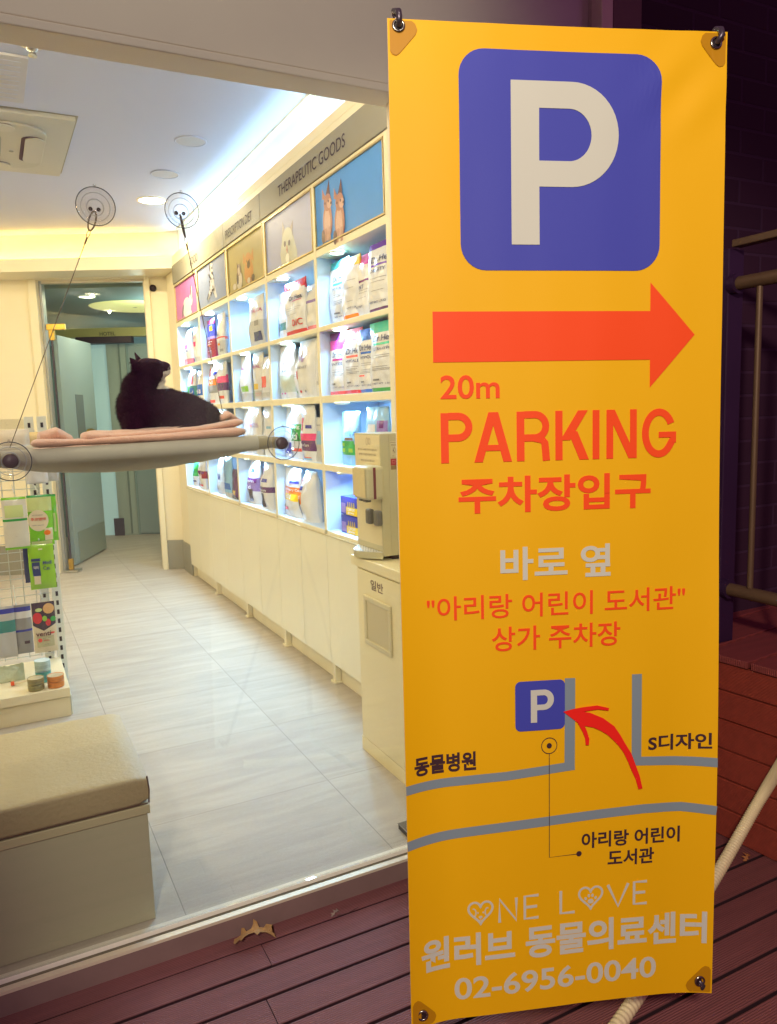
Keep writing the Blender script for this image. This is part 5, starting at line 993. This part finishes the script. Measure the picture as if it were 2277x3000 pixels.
def heart(cu, cv, w, h):
    P = []
    for q in range(48):
        t = q/48*2*math.pi; x = 16*math.sin(t)**3; y = 13*math.cos(t)-5*math.cos(2*t)-2*math.cos(3*t)-math.cos(4*t); P.append((cu+x/32*w, cv-(y+2.5)/29*h))
    return P
for cu, cv in ((.1458, 1.6672), (.3743, 1.6614)): flat(mb, *stroke(heart(cu, cv, .049, .047), .0044, True), BWH, .0016)
# dog face and paw print in the two hearts
flat(mb, *stroke(ell(.1315, 1.6655, .0050, .0085, 12, -110, 110), .0026), BWH, .0016); flat(mb, *stroke(ell(.1600, 1.6655, .0050, .0085, 12, 70, 290), .0026), BWH, .0016)
for p_ in (ell(.1405, 1.6660, .0016, .0020, 12), ell(.1512, 1.6660, .0016, .0020, 12), ell(.1458, 1.6752, .0040, .0026, 14)): poly(mb, p_, BWH, .0016)
flat(mb, *stroke([(.1458, 1.6775), (.1458, 1.6805)], .0014), BWH, .0016); flat(mb, *stroke(ell(.1458, 1.6795, .0042, .0030, 9, 20, 160), .0014), BWH, .0016)
for p_ in (ell(.3743, 1.6680, .0062, .0050, 16), ell(.3638, 1.6615, .0026, .0035, 12, rot=-.4), ell(.3705, 1.6560, .0026, .0037, 12), ell(.3781, 1.6560, .0026, .0037, 12), ell(.3848, 1.6615, .0026, .0035, 12, rot=.4)): poly(mb, p_, BWH, .0016)
mb.build('lettering', bnr)
mb = MB()
def roadline(mb, top, w, k=.0012): flat(mb, *stroke(top, w), BGY, k)
roadline(mb, [(.0, 1.3945), (.20, 1.3895), (.3395, 1.3789)], .0178); poly(mb, [(.3187, 1.2000), (.3395, 1.2005), (.3395, 1.3800), (.3187, 1.3800)], BGY, .0014)
poly(mb, [(.4543, 1.1998), (.4745, 1.2000), (.4758, 1.3875), (.4560, 1.3700)], BGY, .0014); poly(mb, [(.4560, 1.3690), (.63, 1.3790), (.63, 1.3980), (.4640, 1.3874)], BGY, .0012)
roadline(mb, [(.0, 1.5045), (.12, 1.4965), (.32, 1.4880), (.48, 1.4800), (.56, 1.4805), (.63, 1.4890)], .0190)
mp_ = mb.build('street_map', bnr)
mb = MB(); poly(mb, rrect(.2195, .3187, 1.2015, 1.3010, .0110), BLU, .0020); P_letter(mb, .2500, 1.2193, 1.2845, .2625, .2962, 1.2600, 1.2305, 1.2490, .2840, BWH, .0032)
mb.build('small_parking_panel', mp_)
mb = MB(); poly(mb, [(.3146, 1.2661), (.330, 1.2630), (.3480, 1.2672), (.3684, 1.2712), (.3955, 1.2841), (.4186, 1.3023), (.4310, 1.3210), (.4421, 1.3407), (.4540, 1.3600), (.4615, 1.3800), (.4720, 1.4080), (.4786, 1.4352), (.4701, 1.4366), (.4640, 1.4150), (.4553, 1.3964), (.4470, 1.3760), (.4380, 1.3572), (.4280, 1.3430), (.4167, 1.3305), (.4050, 1.3190), (.3915, 1.3099), (.3760, 1.3020), (.3620, 1.2985), (.3530, 1.2960), (.3435, 1.2899)], RED2, .0040)
poly(mb, [(.3146, 1.2661), (.335, 1.2615), (.3559, 1.2590), (.3829, 1.2572), (.4071, 1.2640), (.4062, 1.2692), (.3850, 1.2655), (.3684, 1.2668), (.3500, 1.2690)], RED2, .0043); poly(mb, [(.3420, 1.2870), (.3560, 1.2930), (.3625, 1.3080), (.3677, 1.3248), (.3665, 1.3372), (.3602, 1.3367), (.3590, 1.3230), (.3539, 1.3093)], RED2, .0046); mb.build('route_arrow', mp_)
mb = MB(); poly(mb, ell(.2873, 1.3338, .0052, .0055), BLK2, .0020); flat(mb, *stroke(ell(.2873, 1.3338, .0156, .0160, 36), .0015, True), BLK2, .0020); flat(mb, *stroke([(.2873, 1.3498), (.2876, 1.5654), (.3440, 1.5643)], .0014), BLK2, .0020); poly(mb, ell(.3494, 1.5640, .0056, .0056), BLK2, .0020); mb.build('pointer', mp_)
PAT = mat('banner_corner_patch', (188, 132, 10), .4, spec=.4); EYL = mat('eyelet_metal', (150, 146, 140), .25, 1.)
for cu, cv, su, sv in ((.0195, .0125, -1, -1), (.6075, .0205, 1, -1), (.6055, 1.8600, 1, 1), (.0235, 1.8600, -1, 1)):
    # rounded corner patch, eyelet and the hook of the stand through it
    eu = .0035 if su < 0 else BW-.0035; ev = .0035 if sv < 0 else BH-.0035
    P = [(eu-su*q[0], ev-sv*q[1]) for q in ((0, .002), (0, .050), (.004, .056), (.011, .058), (.017, .054), (.046, .022), (.049, .014), (.046, .005), (.040, 0), (.002, 0))]
    mb = MB(); poly(mb, P, PAT, .0016); pa = mb.build('corner_patch', bnr)
    cc = Vector(Bp(cu, cv, .0022)); mb = MB(); mb.torus(cc, BN, .0092, .0026, EYL, 28, 8); mb.lathe([(.0068, .0002), (.0005, .0002)], cc, BN, DARK, 16); mb.build('eyelet', pa)
# the stand behind it
stn = thing('banner_stand', 'dark cross arm stand that holds the parking banner', 'banner stand', tuple(BT+E1*.315+E2*2.07-BN*.12))
SM = mat('stand_metal', (92, 84, 94), .35, .7); HB = BT+E1*.315+E2*1.02-BN*.06
def Bq(u, v, k): return BT+E1*u+E2*v+BN*k
mb = MB(); mb.tube([HB-BN*.03, HB+BN*.02], .028, DARK, 20); mb.build('hub', stn)
for cu, cv, sv in ((.0195, .0125, -1), (.6075, .0205, -1), (.6055, 1.8600, 1), (.0235, 1.8600, 1)):
    e = Bq(cu+(.006 if cu > .3 else -.006), cv+sv*.03, -.012); mb = MB(); mb.tube([HB, HB.lerp(e, .5)-BN*.025, e], .0055, SM, 10); am = mb.build('arm', stn)
    mb = MB(); mb.tube([e, Bq(cu+(.007 if cu > .3 else 0), cv+sv*.022, .004), Bq(cu+(.006 if cu > .3 else 0), cv+sv*.010, .011), Bq(cu, cv, .006), Bq(cu, cv+sv*.001, -.004)], .0052, SM, 10, True, [.0055, .0058, .0055, .0048, .004]); mb.build('hook', am)
foot = HB.copy(); foot.z = .018
mb = MB(); mb.tube([HB-BN*.02, Vector((HB.x, HB.y, .16))-BN*.06], .012, SM, 12); mb.build('pole', stn)
base = Vector((1.098, 1.62, 0))
mb = MB(); mb.lathe([(.0005, .15), (.03, .148), (.09, .12), (.125, .07), (.135, .03), (.13, .0), (.0005, .0)], (1.085, 1.70, .003), (0, 0, 1), mat('base_plastic', (70, 52, 66), .4), 36); mb.build('base', stn)
mb = MB(); mb.tube([Vector((HB.x, HB.y, .16))-BN*.06, Vector((1.075, 1.64, .14)), Vector((1.085, 1.70, .145))], .012, SM, 12); mb.build('strut', stn)
